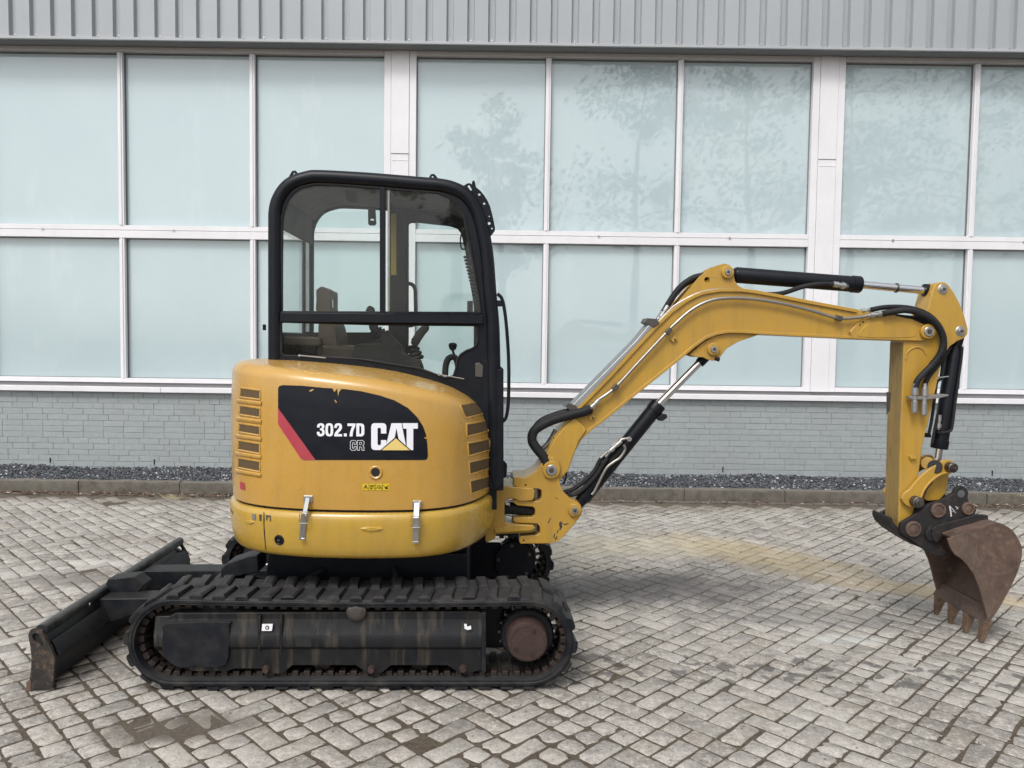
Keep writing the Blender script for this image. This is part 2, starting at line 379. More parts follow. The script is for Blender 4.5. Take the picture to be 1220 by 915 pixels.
t.col(c); t.set(rough=0.9); t.bump(t.math('ADD', n1, n3), 0.5, 0.006); M['kerb'] = t.m
t = NT('dark_gravel'); r = t.island(); c = t.mix(r, (0.024, 0.028, 0.034), (0.115, 0.122, 0.134)); c = t.mix(t.ramp(t.math('FRACT', t.math('MULTIPLY', r, 13.7)), 0.95, 0.97), c, (0.45, 0.46, 0.47))
t.col(c); t.set(rough=0.75); M['gravel'] = t.m
# ---- building materials
t = NT('painted_grey_brick'); n1 = t.noise(22, 5); n2 = t.noise(90, 4); n3 = t.noise(1.5, 4)
c = t.mix(t.ramp(n1, 0.3, 0.7), (0.275, 0.302, 0.308), (0.318, 0.343, 0.345)); rr = t.math('FRACT', t.math('ADD', t.orand(), t.island()))
c = t.mix(t.math('MULTIPLY', rr, 0.32), c, (0.25, 0.274, 0.282)); c = t.mix(t.math('MULTIPLY', t.ramp(n3, 0.5, 0.7), 0.3), c, (0.27, 0.28, 0.265))
t.col(c); t.set(rough=0.62); t.bump(t.math('ADD', n1, t.math('MULTIPLY', n2, 0.4)), 0.5, 0.004); M['brick'] = t.m
t = NT('painted_grey_mortar'); n1 = t.noise(40, 4); t.col(t.mix(n1, (0.272, 0.298, 0.304), (0.312, 0.335, 0.338))); t.set(rough=0.8); t.bump(n1, 0.5, 0.004); M['mortar'] = t.m
def simple(name, a, b, rough, sc_=3, metal=0, bump=0.0, dirt=None, dirtamt=0.3):
    t = NT(name); n1 = t.noise(sc_, 5, 0.6); c = t.mix(t.ramp(n1, 0.3, 0.7), a, b)
    if dirt: c = t.mix(t.math('MULTIPLY', t.ramp(t.noise(sc_ * 4, 6, 0.7, stretch=(1, 1, 0.25)), 0.5, 0.8), dirtamt), c, dirt)
    t.col(c); t.set(rough=rough, metal=metal)
    if bump: t.bump(t.noise(sc_ * 20, 4), bump, 0.002)
    return t.m
M['cladding'] = simple('grey_coated_steel', (0.335, 0.355, 0.375), (0.365, 0.385, 0.40), 0.42, 1.0, 0.0, 0.02, (0.25, 0.26, 0.27), 0.25)
M['flashing'] = simple('grey_flashing', (0.36, 0.375, 0.39), (0.40, 0.41, 0.42), 0.4, 2, 0.0)
M['soffit'] = simple('soffit_grey', (0.19, 0.195, 0.20), (0.21, 0.215, 0.22), 0.6)
M['frame_white'] = simple('white_window_paint', (0.70, 0.69, 0.71), (0.75, 0.74, 0.76), 0.45, 2.0, 0, 0.03, (0.50, 0.49, 0.48), 0.22)
M['frame_header'] = simple('darker_header_paint', (0.52, 0.50, 0.49), (0.57, 0.55, 0.54), 0.5, 2.0, 0, 0.03, (0.40, 0.38, 0.36), 0.3)  # greyer, darker tone than the rest of the window paint
M['gasket'] = simple('grey_gasket', (0.16, 0.16, 0.165), (0.2, 0.2, 0.2), 0.7)
M['dark'] = simple('dark_void', (0.012, 0.012, 0.012), (0.015, 0.015, 0.015), 0.9)
t = NT('filmed_window_pane'); n1 = t.noise(1.1, 5, 0.6); n2 = t.noise(4.5, 6, 0.6, stretch=(1, 1, 0.35)); rr = t.orand()
c = t.mix(t.ramp(n1, 0.3, 0.7), (0.405, 0.502, 0.524), (0.445, 0.537, 0.556)); c = t.mix(t.math('MULTIPLY', rr, 0.22), c, (0.49, 0.59, 0.615))
c = t.mix(t.math('MULTIPLY', t.ramp(n2, 0.56, 0.75), 0.30), c, (0.56, 0.635, 0.655)); t.col(c)
t.set(rough=0.45, coat=1.0, crough=0.022, spec=0.3); t.b.inputs['Coat IOR'].default_value = 1.75
nb = t.n.new('ShaderNodeBump'); nb.inputs['Strength'].default_value = 0.05; nb.inputs['Distance'].default_value = 0.02; t.l.new(t.noise(1.4, 2), nb.inputs['Height']); t.l.new(nb.outputs[0], t.b.inputs['Coat Normal'])
M['pane'] = t.m

# ---- ground sheet
def sheet(name, x0, x1, y0, y1, z, mat, n=1):
    mb = MB(); mb.add([(x0, y0, z), (x1, y0, z), (x1, y1, z), (x0, y1, z)], [(0, 1, 2, 3)])
    return kind(mb.build(name, mat, ang=0), 'structure')
ground = sheet('ground', -400, 400, -400, 400, -0.0045, M['sand'])

# ---- herringbone clinker pavement, laid at 45 degrees to the wall
pavement = bpy.data.objects.new('pavement', None); C.objects.link(pavement); pavement['kind'] = 'structure'
PP = 0.1015
def paver_mesh(k, length, width, worn):
    r_ = random.Random(100 + k); hl, hw = length / 2 - 0.0052, width / 2 - 0.0052
    if worn > 1: hl -= 0.002; hw -= 0.002
    j = 0.0018 if worn == 0 else (0.0035 if worn == 1 else 0.008); cr = 0.0035 if worn == 0 else (0.007 if worn == 1 else 0.014)
    base = [(-hl+cr, -hw), (0, -hw), (hl-cr, -hw), (hl, -hw+cr), (hl, hw-cr), (hl-cr, hw), (0, hw), (-hl+cr, hw), (-hl, hw-cr), (-hl, -hw+cr)]
    base = [(x + r_.uniform(-j, j), y + r_.uniform(-j, j)) for x, y in base]
    n = len(base); mb = MB(); ins = 0.0028 if worn == 0 else 0.005
    def ring(s, z, jz=0):
        out = []
        for x, y in base:
            l = math.hypot(x, y); out.append((x * (1 - s / l), y * (1 - s / l), z + r_.uniform(-jz, jz)))
        return out
    v = ring(0, -0.05) + ring(0, -0.0032 - 0.001 * worn) + ring(ins, -0.0008, 0.0008)
    f = []
    for a in (0, 1):
        for i in range(n): f.append((a*n+i, a*n+(i+1) % n, (a+1)*n+(i+1) % n, (a+1)*n+i))
    f.append(tuple(range(2*n, 3*n))); mb.add(v, f)
    return mb.mesh('paver', 50)
full = [[paver_mesh(i + 10 * w, 2 * PP, PP, w) for i in range(6)] for w in range(3)]
half = [[paver_mesh(50 + i + 10 * w, PP, PP, w) for i in range(6)] for w in range(3)]
for grp in full + half:
    for me in grp: me.materials.append(M['paver'])
c45 = math.cos(math.pi / 4); places = []
for j in range(-86, 118):
    for k in range(-64, 64):
        for (cx, cy, a) in ((j + 4*k + 1.0, j + 0.5, 0), (j + 4*k + 3.5, j + 1.0, 1)):
            u, v = cx * PP, cy * PP
            wx, wy = (u - v) * c45 + 0.03, (u + v) * c45 + 0.05
            if wy < 1.2 or wy > YK0 - 0.20 or abs(wx) > 0.72 * wy + 1.6: continue
            ang = math.pi / 4 + (math.pi / 2 if a else 0)
            if random.random() < (0.50 if (wx < 0.9 and wy < 3.6) or wx > 1.5 else 0.32):
                for s_ in (-1, 1):
                    d = s_ * PP / 2; places.append((wx + d * math.cos(ang), wy + d * math.sin(ang), ang, 1))
            else: places.append((wx, wy, ang, 0))
# unevenness of the old yard
HOL = [(on_z(px, py), rx, ry, dp) for px, py, rx, ry, dp in ((215, 868, 0.26, 0.11, 0.0056), (95, 683, 0.22, 0.10, 0.005), (735, 800, 0.14, 0.07, 0.0055), (30, 640, 0.16, 0.1, 0.004), (900, 868, 0.10, 0.05, 0.005), (360, 905, 0.16, 0.05, 0.005), (1040, 838, 0.09, 0.05, 0.005), (1190, 610, 0.4, 0.12, 0.005), (150, 600, 0.5, 0.08, 0.005), (500, 890, 0.07, 0.05, 0.005))]
def dip(x, y):
    z = 0.0014 * math.sin(x * 2.1 + 0.7 * y) * math.sin(y * 1.7 - x)
    for w, rx, ry, dp in HOL:
        q = ((x - w.x) / rx) ** 2 + ((y - w.y) / ry) ** 2
        z -= dp * math.exp(-q * 1.2)
    return z
def inview(x, y):
    v = CAMR.transposed() @ Vector((x, y, -CAMH)); px, py = CXP + FPX * v.x / -v.z, CYP - FPX * v.y / -v.z
    return -20 < px < 1240 and py < 930
def hidden(x, y):                     # under the machine
    return -1.6 < x < 0.15 and 3.45 < y < 4.9
order = sorted(places, key=lambda p: (not inview(p[0], p[1]) or hidden(p[0], p[1]), math.hypot(p[0] * 0.6, p[1])))
def worn_of(x, y):
    w = 0.25 + 0.9 * max(0, (3.45 - y)) + (0.35 if x < 0.6 else 0) * (1 if y < 3.6 else 0)
    r_ = random.random(); return 2 if r_ < w * 0.45 else (1 if r_ < w + 0.15 else 0)
near = order[:298]; far = order[298:]
far_v = []; far_f = []; acc = 0
for i, (x, y, a, h) in enumerate(near):
    me = random.choice((half if h else full)[worn_of(x, y)])
    o = link('paver', me, None, pavement); o.location = (x, y, dip(x, y) + random.uniform(-0.0015, 0.0015))
    o.rotation_euler = (random.uniform(-0.008, 0.008), random.uniform(-0.008, 0.008), a + random.uniform(-0.012, 0.012))
cache = {}
for (x, y, a, h) in far:
    me = random.choice((half if h else full)[worn_of(x, y)])
    if me.name not in cache: cache[me.name] = (np.array([v.co[:] for v in me.vertices]), [tuple(p.vertices) for p in me.polygons])
    V, F = cache[me.name]; m = Matrix.Translation((x, y, dip(x, y) + random.uniform(-0.0015, 0.0015))) @ Matrix.Rotation(a + random.uniform(-0.012, 0.012), 4, 'Z') @ Matrix.Rotation(random.uniform(-0.008, 0.008), 4, 'X')
    A = np.array(m); W = V @ A[:3, :3].T + A[:3, 3]
    far_v.append(W); far_f += [tuple(i + acc for i in f) for f in F]; acc += len(V)
me = bpy.data.meshes.new('distant_pavers'); me.from_pydata(np.concatenate(far_v).tolist(), [], far_f)
me.polygons.foreach_set('use_smooth', [True] * len(me.polygons)); me.set_sharp_from_angle(angle=R(50))
kind(link('distant_pavers', me, M['paver_far'], pavement), 'stuff')

# ---- kerb, flat row of edging bricks in front of it, gravel bed
kerb = bpy.data.objects.new('kerb', None); C.objects.link(kerb); kerb['kind'] = 'structure'
kv = []
for i in range(4):
    r_ = random.Random(i); mb = MB(); n = 8
    prof = [(0.004, -0.05), (0.0, 0.095), (0.012, 0.115), (0.10, 0.118), (0.118, 0.10), (0.12, -0.05)]
    vs = []; fs = []
    for a in range(n + 1):
        for (py_, pz_) in prof:
            vs.append((-0.497 + 0.994 * a / n, py_ + r_.uniform(-0.004, 0.004), pz_ + (r_.uniform(-0.006, 0.003) if pz_ > 0 else 0)))
    m_ = len(prof)
    for a in range(n):
        for b in range(m_ - 1): fs.append((a*m_+b, (a+1)*m_+b, (a+1)*m_+b+1, a*m_+b+1))
    fs += [tuple(range(m_)), tuple(range(n*m_, (n+1)*m_))[::-1]]; mb.add(vs, fs); me = mb.mesh('kerb_stone', 40); me.materials.append(M['kerb']); kv.append(me)
for i in range(-9, 10):
    o = link('kerb_stone', random.choice(kv), None, kerb); o.location = (i * 1.0 + 0.22, YK0 + random.uniform(-0.006, 0.006), random.uniform(-0.006, 0.004)); o.rotation_euler = (0, 0, random.uniform(-0.004, 0.004))
mb = MB(); mb.box((0, 0, -0.02), (0.212, 0.085, 0.05)); eb = mb.mesh('edging_brick'); eb.materials.append(M['kerb'])
for i in range(-30, 31):
    for row in (0, 1):
        if row == 1: continue
        o = link('edging_brick', eb, None, kerb); o.location = (i * 0.22 + row * 0.1, YK0 - 0.055 - row * 0.09, random.uniform(-0.003, 0.003)); o.rotation_euler = (0, 0, random.uniform(-0.012, 0.012))
bed = sheet('gravel_bed', -14, 14, YK1 - 0.01, YW + 0.2, 0.06, M['gravel'])
# gravel stones
bm = bmesh.new(); bmesh.ops.create_icosphere(bm, subdivisions=1, radius=1.0); ico_v = np.array([v.co[:] for v in bm.verts]); bm.verts.ensure_lookup_table(); ico_f = np.array([[v.index for v in f.verts] for f in bm.faces]); bm.free()
def scatter_stones(name, n, xr, yr, zf, smin, smax, mat, flat=0.7):
    pos = np.stack([rng.uniform(*xr, n), rng.uniform(*yr, n), np.zeros(n)], 1); pos[:, 2] = zf(pos[:, 0], pos[:, 1]) 
    sc_ = rng.uniform(smin, smax, (n, 1, 1)) * rng.uniform(0.6, 1.2, (n, 1, 3)) * np.array([1, 1, flat])
    V = ico_v[None] * (1 + rng.uniform(-0.28, 0.28, (n, 12, 1))) * sc_
    a = rng.uniform(0, 6.28, n); ca, sa = np.cos(a), np.sin(a)
    X = V[:, :, 0] * ca[:, None] - V[:, :, 1] * sa[:, None]; Y = V[:, :, 0] * sa[:, None] + V[:, :, 1] * ca[:, None]
    V = np.stack([X, Y, V[:, :, 2]], 2) + pos[:, None]
    F = (ico_f[None] + (np.arange(n) * 12)[:, None, None]).reshape(-1, 3)
    me = bpy.data.meshes.new(name); me.vertices.add(n * 12); me.vertices.foreach_set('co', V.reshape(-1))
    me.loops.add(F.size); me.loops.foreach_set('vertex_index', F.reshape(-1).astype(np.int32))
    me.polygons.add(len(F)); me.polygons.foreach_set('loop_start', np.arange(0, F.size, 3, dtype=np.int32)); me.polygons.foreach_set('loop_total', np.full(len(F), 3, dtype=np.int32))
    me.update(calc_edges=True); me.validate()
    return link(name, me, mat)
o = scatter_stones('gravel', 26000, (-6.4, 6.4), (YK1 + 0.01, YW - 0.01), lambda x, y: 0.080 + rng.uniform(-0.012, 0.022, len(x)) + 0.012 * np.sin(x * 3 + y * 5), 0.008, 0.017, M['gravel'])
kind(o, 'stuff'); tag(o, 'bed of dark blue grey gravel between kerb and brick wall', 'gravel')
# dry leaves and crumbs against the kerb
t = NT('dry_leaf'); r = t.island(); c = t.mix(r, (0.075, 0.036, 0.024), (0.20, 0.115, 0.07)); c = t.mix(t.ramp(r, 0.9, 0.95), c, (0.5, 0.45, 0.38)); t.col(c); t.set(rough=0.8); M['leaf'] = t.m
mb = MB()
for i in range(3000):
    q = random.random(); x = random.uniform(-5.8, -2.3) if q < 0.50 else (random.uniform(4.1, 5.6) if q < 0.70 else random.uniform(-2.3, 4.2))
    y = YK0 - 0.01 - abs(random.gauss(0, 0.07)); z = random.uniform(0.003, 0.018); s_ = random.uniform(0.006, 0.020); a = random.uniform(0, 6.3); b = random.uniform(-0.5, 0.5)
    rot = Matrix.Rotation(a, 3, 'Z') @ Matrix.Rotation(b, 3, 'X')
    vs = [rot @ Vector(p) * s_ + Vector((x, y, z)) for p in ((-1, 0, 0), (-0.2, 0.5, 0.25), (1, 0, 0.1), (-0.1, -0.5, 0.25))]
    mb.add(vs, [(0, 1, 2), (0, 2, 3)])
for i in range(170):                      # a few leaves blown onto the gravel
    x = random.uniform(-5.8, 5.8); y = random.uniform(YK0 + 0.02, YW - 0.02); s_ = random.uniform(0.010, 0.024); rot = Matrix.Rotation(random.uniform(0, 6.3), 3, 'Z') @ Matrix.Rotation(random.uniform(-0.4, 0.4), 3, 'X')
    vs = [rot @ Vector(p) * s_ + Vector((x, y, 0.123)) for p in ((-1, 0, 0), (-0.2, 0.5, 0.25), (1, 0, 0.1), (-0.1, -0.5, 0.25))]
    mb.add(vs, [(0, 1, 2), (0, 2, 3)])
for i in range(900):                      # crumbs in the joints of the yard
    w = on_z(random.uniform(-40, 1260), random.uniform(620, 930)); s_ = random.uniform(0.003, 0.008); rot = Matrix.Rotation(random.uniform(0, 6.3), 3, 'Z')
    vs = [rot @ Vector(p) * s_ + Vector((w.x, w.y, 0.003)) for p in ((-1, 0, 0), (-0.2, 0.5, 0.25), (1, 0, 0.1), (-0.1, -0.5, 0.25))]
    mb.add(vs, [(0, 1, 2), (0, 2, 3)])
o = mb.build('leaf_litter', M['leaf'], ang=0); kind(o, 'stuff'); tag(o, 'dry brown leaves and crumbs strewn over the paving and along the kerb', 'leaves')
# tuft of dry grass at the kerb on the left
t = NT('dry_grass'); t.col(t.mix(t.island(), (0.30, 0.25, 0.14), (0.48, 0.42, 0.27))); t.set(rough=0.8); M['drygrass'] = t.m
def tuft(px, py, n, h, label, spread=0.05):
    w = on_z(px, py); mb = MB()
    for i in range(n):
        a = random.uniform(0, 6.3); l = random.uniform(0.5, 1.0) * h; el = random.uniform(0.1, 0.9)
        b0 = Vector((random.gauss(0, spread), random.gauss(0, 0.012), 0.0)); d = Vector((math.cos(a) * math.cos(el), math.sin(a) * 0.4 * math.cos(el), math.sin(el)))
        p1 = b0 + d * l * 0.55; p2 = b0 + d * l + Vector((0, 0, -0.18 * l)); wv = Vector((0.0016, 0.0006, 0.0008))
        mb.add([b0 - wv, b0 + wv, p1 + wv, p1 - wv, p2], [(0, 1, 2, 3), (3, 2, 4)])
    o = mb.build('grass_tuft', M['drygrass'], ang=0); o.location = (w.x, min(w.y, YK0 - 0.03), 0); tag(o, label, 'grass tuft'); return o
tuft(205, 594, 46, 0.12, 'tuft of dry straw coloured grass at the kerb left of the excavator', 0.07)
tuft(8, 568, 30, 0.10, 'small dry tuft at the kerb near the left end of the gravel', 0.05).location.z = 0.10
tuft(1190, 592, 20, 0.07, 'low dry tuft beside the kerb right of the bucket', 0.06).location.z = 0.10

# ================================================================== BUILDING
bld = thing('industrial_building', 'long grey industrial building with big pale windows over a low painted brick wall', 'building', (0, YW, 0))
def bx(px): return on_y(px, 270, YW).x
def bz(py, px=800): return on_y(px, py, YW).z
ZS0 = bz(475.5)            # sill bottom = top of brick
z_sill_t = bz(469.5); z_fb0 = bz(464.5); z_fb1 = bz(459.3); z_t0 = bz(292); z_t1 = bz(276.8); z_gt = bz(70.5); z_h1 = bz(64.5)
z_sof = bz(61.5)
BX0, BX1 = -12.5, 12.5
# masonry base
wall = MB().box(((BX0+BX1)/2, 0.115 + 0.0050, (ZS0 - 0.1)/2), (BX1-BX0, 0.23, ZS0 + 0.1)).build('brick_wall', M['mortar'], bld)
CH = 0.0655; BL = 0.2265; rows = int(round((ZS0 - 0.06) / CH)); z0b = ZS0 - rows * CH
def brick_mesh(k, l):
    r_ = random.Random(k); mb = MB(); hl = l / 2 - 0.0018; hz = CH / 2 - 0.0020; e = 0.0020
    def q(y, ex): return [(sx*(hl-ex)+r_.uniform(-.0012,.0012), y + r_.uniform(-.001,.001), sz*(hz-ex)+r_.uniform(-.001,.001)) for sx, sz in ((-1,-1),(1,-1),(1,1),(-1,1))]
    mb.add(q(0.02, 0) + q(e, 0) + q(0, e), [(0,1,5,4),(1,2,6,5),(2,3,7,6),(3,0,4,7),(4,5,9,8),(5,6,10,9),(6,7,11,10),(7,4,8,11),(8,9,10,11)])
    me = mb.mesh('brick', 0); me.materials.append(M['brick']); return me
bfull = [brick_mesh(i, BL) for i in range(6)]; bhalf = [brick_mesh(20 + i, BL / 2) for i in range(3)]
vents = set()
cells = []
for r_i in range(rows):
    x = BX0 + (0.5 * BL if r_i % 2 else 0) + random.choice((0, 0.25, 0)) * BL; z = z0b + (r_i + 0.5) * CH
    while x < BX1:
        if random.random() < 0.10: l = BL / 2
        else: l = BL
        cells.append((x + l / 2, z, l)); x += l
def bvis(c):
    a, z, l = c; px = CXP + FPX * a / YW; return abs(a) < 5.75 and not (270 < px < 600)
cells.sort(key=lambda c: (not bvis(c), abs(c[0] - 1.5)))
for i, (x, z, l) in enumerate(cells[:298]):
    o = link('brick', random.choice(bfull if l == BL else bhalf), None, wall); o.location = (x, random.uniform(-0.0015, 0.0015), z); o.rotation_euler = (0, random.uniform(-0.003, 0.003), random.uniform(-0.003, 0.003))
fv = []; ff = []; acc = 0
for (x, z, l) in cells[298:]:
    me = random.choice(bfull if l == BL else bhalf); V = np.array([v.co[:] for v in me.vertices]); fv.append(V + np.array([x, random.uniform(-0.0015, 0.0015), z])); ff += [tuple(i + acc for i in p.vertices) for p in me.polygons]; acc += len(V)
me = bpy.data.meshes.new('more_bricks'); me.from_pydata(np.concatenate(fv).tolist(), [], ff); 
_b = bmesh.new(); _b.from_mesh(me); bmesh.ops.recalc_face_normals(_b, faces=_b.faces); _b.to_mesh(me); _b.free()
kind(link('more_bricks', me, M['brick'], wall), 'stuff')
vm = MB().box((0, -0.003, 0), (0.010, 0.012, 0.058)).mesh('weep_vent', 0); vm.materials.append(M['dark'])
for px in (-66, 60, 184, 733, 861, 1067, 1182):
    o = link('weep_vent', vm, None, wall); w = on_y(px, 548 + 0.0135 * px, YW); o.location = (w.x, 0, 0.155)
# sill: metal drip under the frames, shadow gap above it
mb = MB(); mb.prism([(0, 0), (0.075, 0.0), (0.075, 0.012), (0, 0.012)], BX0, BX1)
def xbar(name, x0, x1, y0, y1, z0, z1, mat, bevel=0.003, parent=None):
    return MB().box(((x0+x1)/2, (y0+y1)/2, (z0+z1)/2), (x1-x0, y1-y0, z1-z0)).build(name, mat, parent or bld, bevel)
xs = BX0; k = 0
while xs < BX1:                          # sills come in lengths, a few slightly out of line
    l = random.choice((2.6, 3.1, 3.4)); mb = MB(); dz = random.uniform(-0.004, 0.003)
    mb.box((xs + l/2, -0.01 + 0.0, (ZS0 + z_sill_t)/2 + 0.004 + dz), (l - 0.004, 0.11, z_sill_t - ZS0), Matrix.Rotation(random.uniform(-0.002, 0.002), 3, 'Y')); mb.build('sill', M['frame_white'], bld, 0.004); xs += l
xbar('sill_recess', BX0, BX1, 0.03, 0.12, z_sill_t + 0.002, z_fb0 - 0.002, M['gasket'], 0)
# columns and window bays
P1a, P1b = bx(457.2), bx(494.3); P2a, P2b = bx(963.3), bx(1002.3); PER = ((P2a + P2b) - (P1a + P1b)) / 2; PW = ((P1b-P1a)+(P2b-P2a))/2
pc0 = (P1a + P1b) / 2; bays = [-3, -2, -1, 0, 1, 2]
mull = 0.058
for k in bays + [3]:
    pc = pc0 + k * PER
    if pc < BX0 - 1 or pc > BX1 + 1: continue
    col = MB().box((pc, 0.035, (z_fb0 + z_h1)/2), (PW * 0.56, 0.07, z_h1 - z_fb0)).build('column_cover', M['frame_white'], bld, 0.003)
    for s_ in (-1, 1):
        MB().box((pc + s_*(PW*0.28+PW*0.11+0.001), 0.045, (z_fb0 + z_h1)/2), (PW * 0.21, 0.074, z_h1 - z_fb0)).build('cover_edge', M['frame_white'], col, 0.003)
    zj = bz(183 + 0.0135*0, 476)
    MB().box((pc, -0.0015, zj), (PW * 0.56, 0.004, 0.008)).build('cover_joint', M['gasket'], col)
    MB().box((pc, -0.0012, zj - 0.07), (PW * 0.50, 0.004, 0.012)).build('cover_strip', M['frame_white'], col)
for k in bays:
    a = pc0 + k * PER + PW / 2; b = pc0 + (k + 1) * PER - PW / 2
    if a > BX1 or b < BX0: continue
    w = (b - a) / 3
    # frame rails across the bay
    xbar('bottom_rail', a, b, 0.01, 0.10, z_fb0, z_fb1, M['frame_white'])
    xbar('transom', a, b, 0.002, 0.10, z_t0, (z_t0+z_t1)/2 + 0.012, M['frame_white'])
    xbar('transom_cap', a, b, 0.012, 0.10, (z_t0+z_t1)/2 + 0.018, z_t1, M['frame_white'])
    xbar('transom_groove', a, b, 0.03, 0.10, (z_t0+z_t1)/2 + 0.0125, (z_t0+z_t1)/2 + 0.0175, M['gasket'], 0)
    xbar('header', a, b, 0.0, 0.10, z_gt + 0.006, z_h1, M['frame_header'])
    mb = MB()
    for q in range(3): mb.cyl((a + (q + 0.4) * w, 0.004, (z_t0+z_t1)/2 + 0.015), (a + (q + 0.4) * w, -0.006, (z_t0+z_t1)/2 + 0.015), 0.014, n=8)
    mb.build('window_stay', M['steel'], bld)
    for q in (1, 2):
        x = a + q * w
        for z0_, z1_ in ((z_fb1, z_t0), (z_t1, z_gt)):
            m_ = MB().box((x, 0.035, (z0_+z1_)/2), (mull, 0.05, z1_ - z0_)).build('mullion', M['frame_white'], bld, 0.003)
            MB().box((x, 0.008, (z0_+z1_)/2), (mull * 0.34, 0.014, z1_ - z0_)).build('mullion_cap', M['frame_white'], m_, 0.002)
    for q in range(3):
        x0 = a + q * w + (mull/2 if q else 0); x1 = a + (q + 1) * w - (mull/2 if q < 2 else 0)
        for z0_, z1_ in ((z_fb1, z_t0), (z_t1, z_gt)):
            pn = MB().box(((x0+x1)/2, 0.085, (z0_+z1_)/2), (x1 - x0 - 0.010, 0.012, z1_ - z0_ - 0.010)).build('window_pane', M['pane'], bld, 0)
            g = MB(); e = 0.007
            for (cx, cz, dx, dz) in (((x0+x1)/2, z0_+e/2, x1-x0, e), ((x0+x1)/2, z1_-e/2, x1-x0, e), (x0+e/2, (z0_+z1_)/2, e, z1_-z0_-2*e), (x1-e/2, (z0_+z1_)/2, e, z1_-z0_-2*e)):
                g.box((cx, 0.074, cz), (dx, 0.02, dz))
            g.build('glazing_bead', M['gasket'], pn)
xbar('back_panel', BX0, BX1, 0.13, 0.16, ZS0, z_h1 + 0.2, M['dark'], 0)
# soffit, drip flashing and ribbed cladding above
CY = -0.17
z_fl0 = on_y(800, 57.5, YW + CY).z; z_fl1 = on_y(800, 54.0, YW + CY).z
MB().prism([(BX0, z_h1 + 0.001), (BX1, z_h1 + 0.001), (BX1, z_h1 + 0.02), (BX0, z_h1 + 0.02)], CY + 0.02, 0.13).build('soffit', M['soffit'], bld)
MB().box((0, CY + 0.012, (z_fl0 + z_h1)/2 + 0.0), (BX1-BX0, 0.012, abs(z_fl0 - z_h1))).build('fascia', M['soffit'], bld)
MB().box((0, CY - 0.004, (z_fl0 + z_fl1)/2), (BX1-BX0, 0.05, z_fl1 - z_fl0)).build('drip_flashing', M['flashing'], bld, 0.004)
RP = 24.3 / FPX * (YW + CY); zc0 = z_fl1 + 0.004; ztop = zc0 + 2.2
x = BX0; per_sheet = 5; ri = 0
screw = MB().lathe((0, 0, 0), (0, -1, 0), [(0, 0.010), (0.004, 0.010), (0.005, 0.006), (0.010, 0.005)], 8).mesh('screw'); screw.materials.append(M['steel'])
while x < BX1:
    prof = []
    for i in range(per_sheet):
        x_ = x + i * RP; prof += [(x_, 0.0), (x_ + RP * 0.64, 0.0), (x_ + RP * 0.69, 0.045), (x_ + RP * 0.95, 0.045)]
    prof.append((x + per_sheet * RP, 0.0)); dy = random.uniform(-0.0015, 0.0015)
    vs = []; fs = []
    for (a, b) in prof: vs += [(a, CY + b + dy, zc0), (a, CY + b + dy, ztop)]
    nn = len(prof)
    for i in range(nn - 1): fs.append((2*i, 2*i+2, 2*i+3, 2*i+1))
    for (a, b) in prof: vs += [(a, CY + b + dy + 0.004, zc0), (a, CY + b + dy + 0.004, ztop)]
    o_ = 2 * nn
    for i in range(nn - 1): fs += [(o_+2*i, o_+2*i+1, o_+2*i+3, o_+2*i+2), (2*i, o_+2*i, o_+2*i+2, 2*i+2)]
    sh = MB().add(vs, fs).build('cladding_sheet', M['cladding'], bld, 0, 20)
    for i in range(per_sheet):
        if abs(x + i * RP) < 6.5:
            s_ = link('screw', screw, None, sh); s_.location = (x + (i + 0.83) * RP, CY + 0.045 + dy, zc0 + 0.03)
    x += per_sheet * RP
xbar('wall_core', BX0, BX1, CY + 0.06, 6.0, z_h1 + 0.05, ztop - 0.01, M['cladding'], 0)

# ================================================================== TREES across the yard, behind the camera (seen mirrored in the panes)
t = NT('tree_leaf'); t.col(t.mix(t.island(), (0.035, 0.055, 0.022), (0.09, 0.12, 0.05))); t.set(rough=0.7); M['tleaf'] = t.m
t = NT('tree_bark'); t.col(t.mix(t.noise(6, 5), (0.06, 0.05, 0.04), (0.13, 0.11, 0.09))); t.set(rough=0.9); M['bark'] = t.m
def tree(x, y, h, rad, seed, label):
    r_ = random.Random(seed); root = thing('pine_tree', label, 'tree', (x, y, 0), 0, 'trees across the yard')
    mb = MB(); top = Vector((r_.uniform(-.6, .6), 0, h * 0.93)); lean = [Vector((0, 0, -0.1)), Vector((r_.uniform(-.2, .2), 0, h*0.35)), top*0.65 + Vector((r_.uniform(-.3,.3),0,0)), top]
    mb.tube(lean, [0.22 - 0.011*i for i in range(19)], 8); cl = []
    for i in range(26):
        z = h * r_.uniform(0.38, 0.97); a = r_.uniform(0, 6.3); L = rad * r_.uniform(0.45, 1.0) * (1.15 - abs(z/h - 0.62)); base = Vector((top.x * z / h, 0, z))
        e = base + Vector((math.cos(a)*L, math.sin(a)*L, r_.uniform(0.1, 0.9))); mb.tube([base, (base+e)/2 + Vector((0,0,.15)), e], [0.05-0.003*i for i in range(13)], 5); cl.append((e, L*0.42)); cl.append(((base+e)/2, L*0.35))
    mb.build('trunk', M['bark'], root)
    lf = MB()
    for (c_, cr) in cl:
        for i in range(60):
            p = c_ + Vector((r_.gauss(0, .5)*cr, r_.gauss(0, .5)*cr, r_.gauss(0, .3)*cr)); s_ = r_.uniform(0.07, 0.17); d = Vector((r_.gauss(0,1), r_.gauss(0,1), r_.gauss(0,1))).normalized(); u = d.orthogonal().normalized()*s_; w_ = d.cross(u)*0.6
            lf.add([p-u, p+w_, p+u, p-w_], [(0,1,2,3)])
    lf.build('crown', M['tleaf'], root, 0, 0)
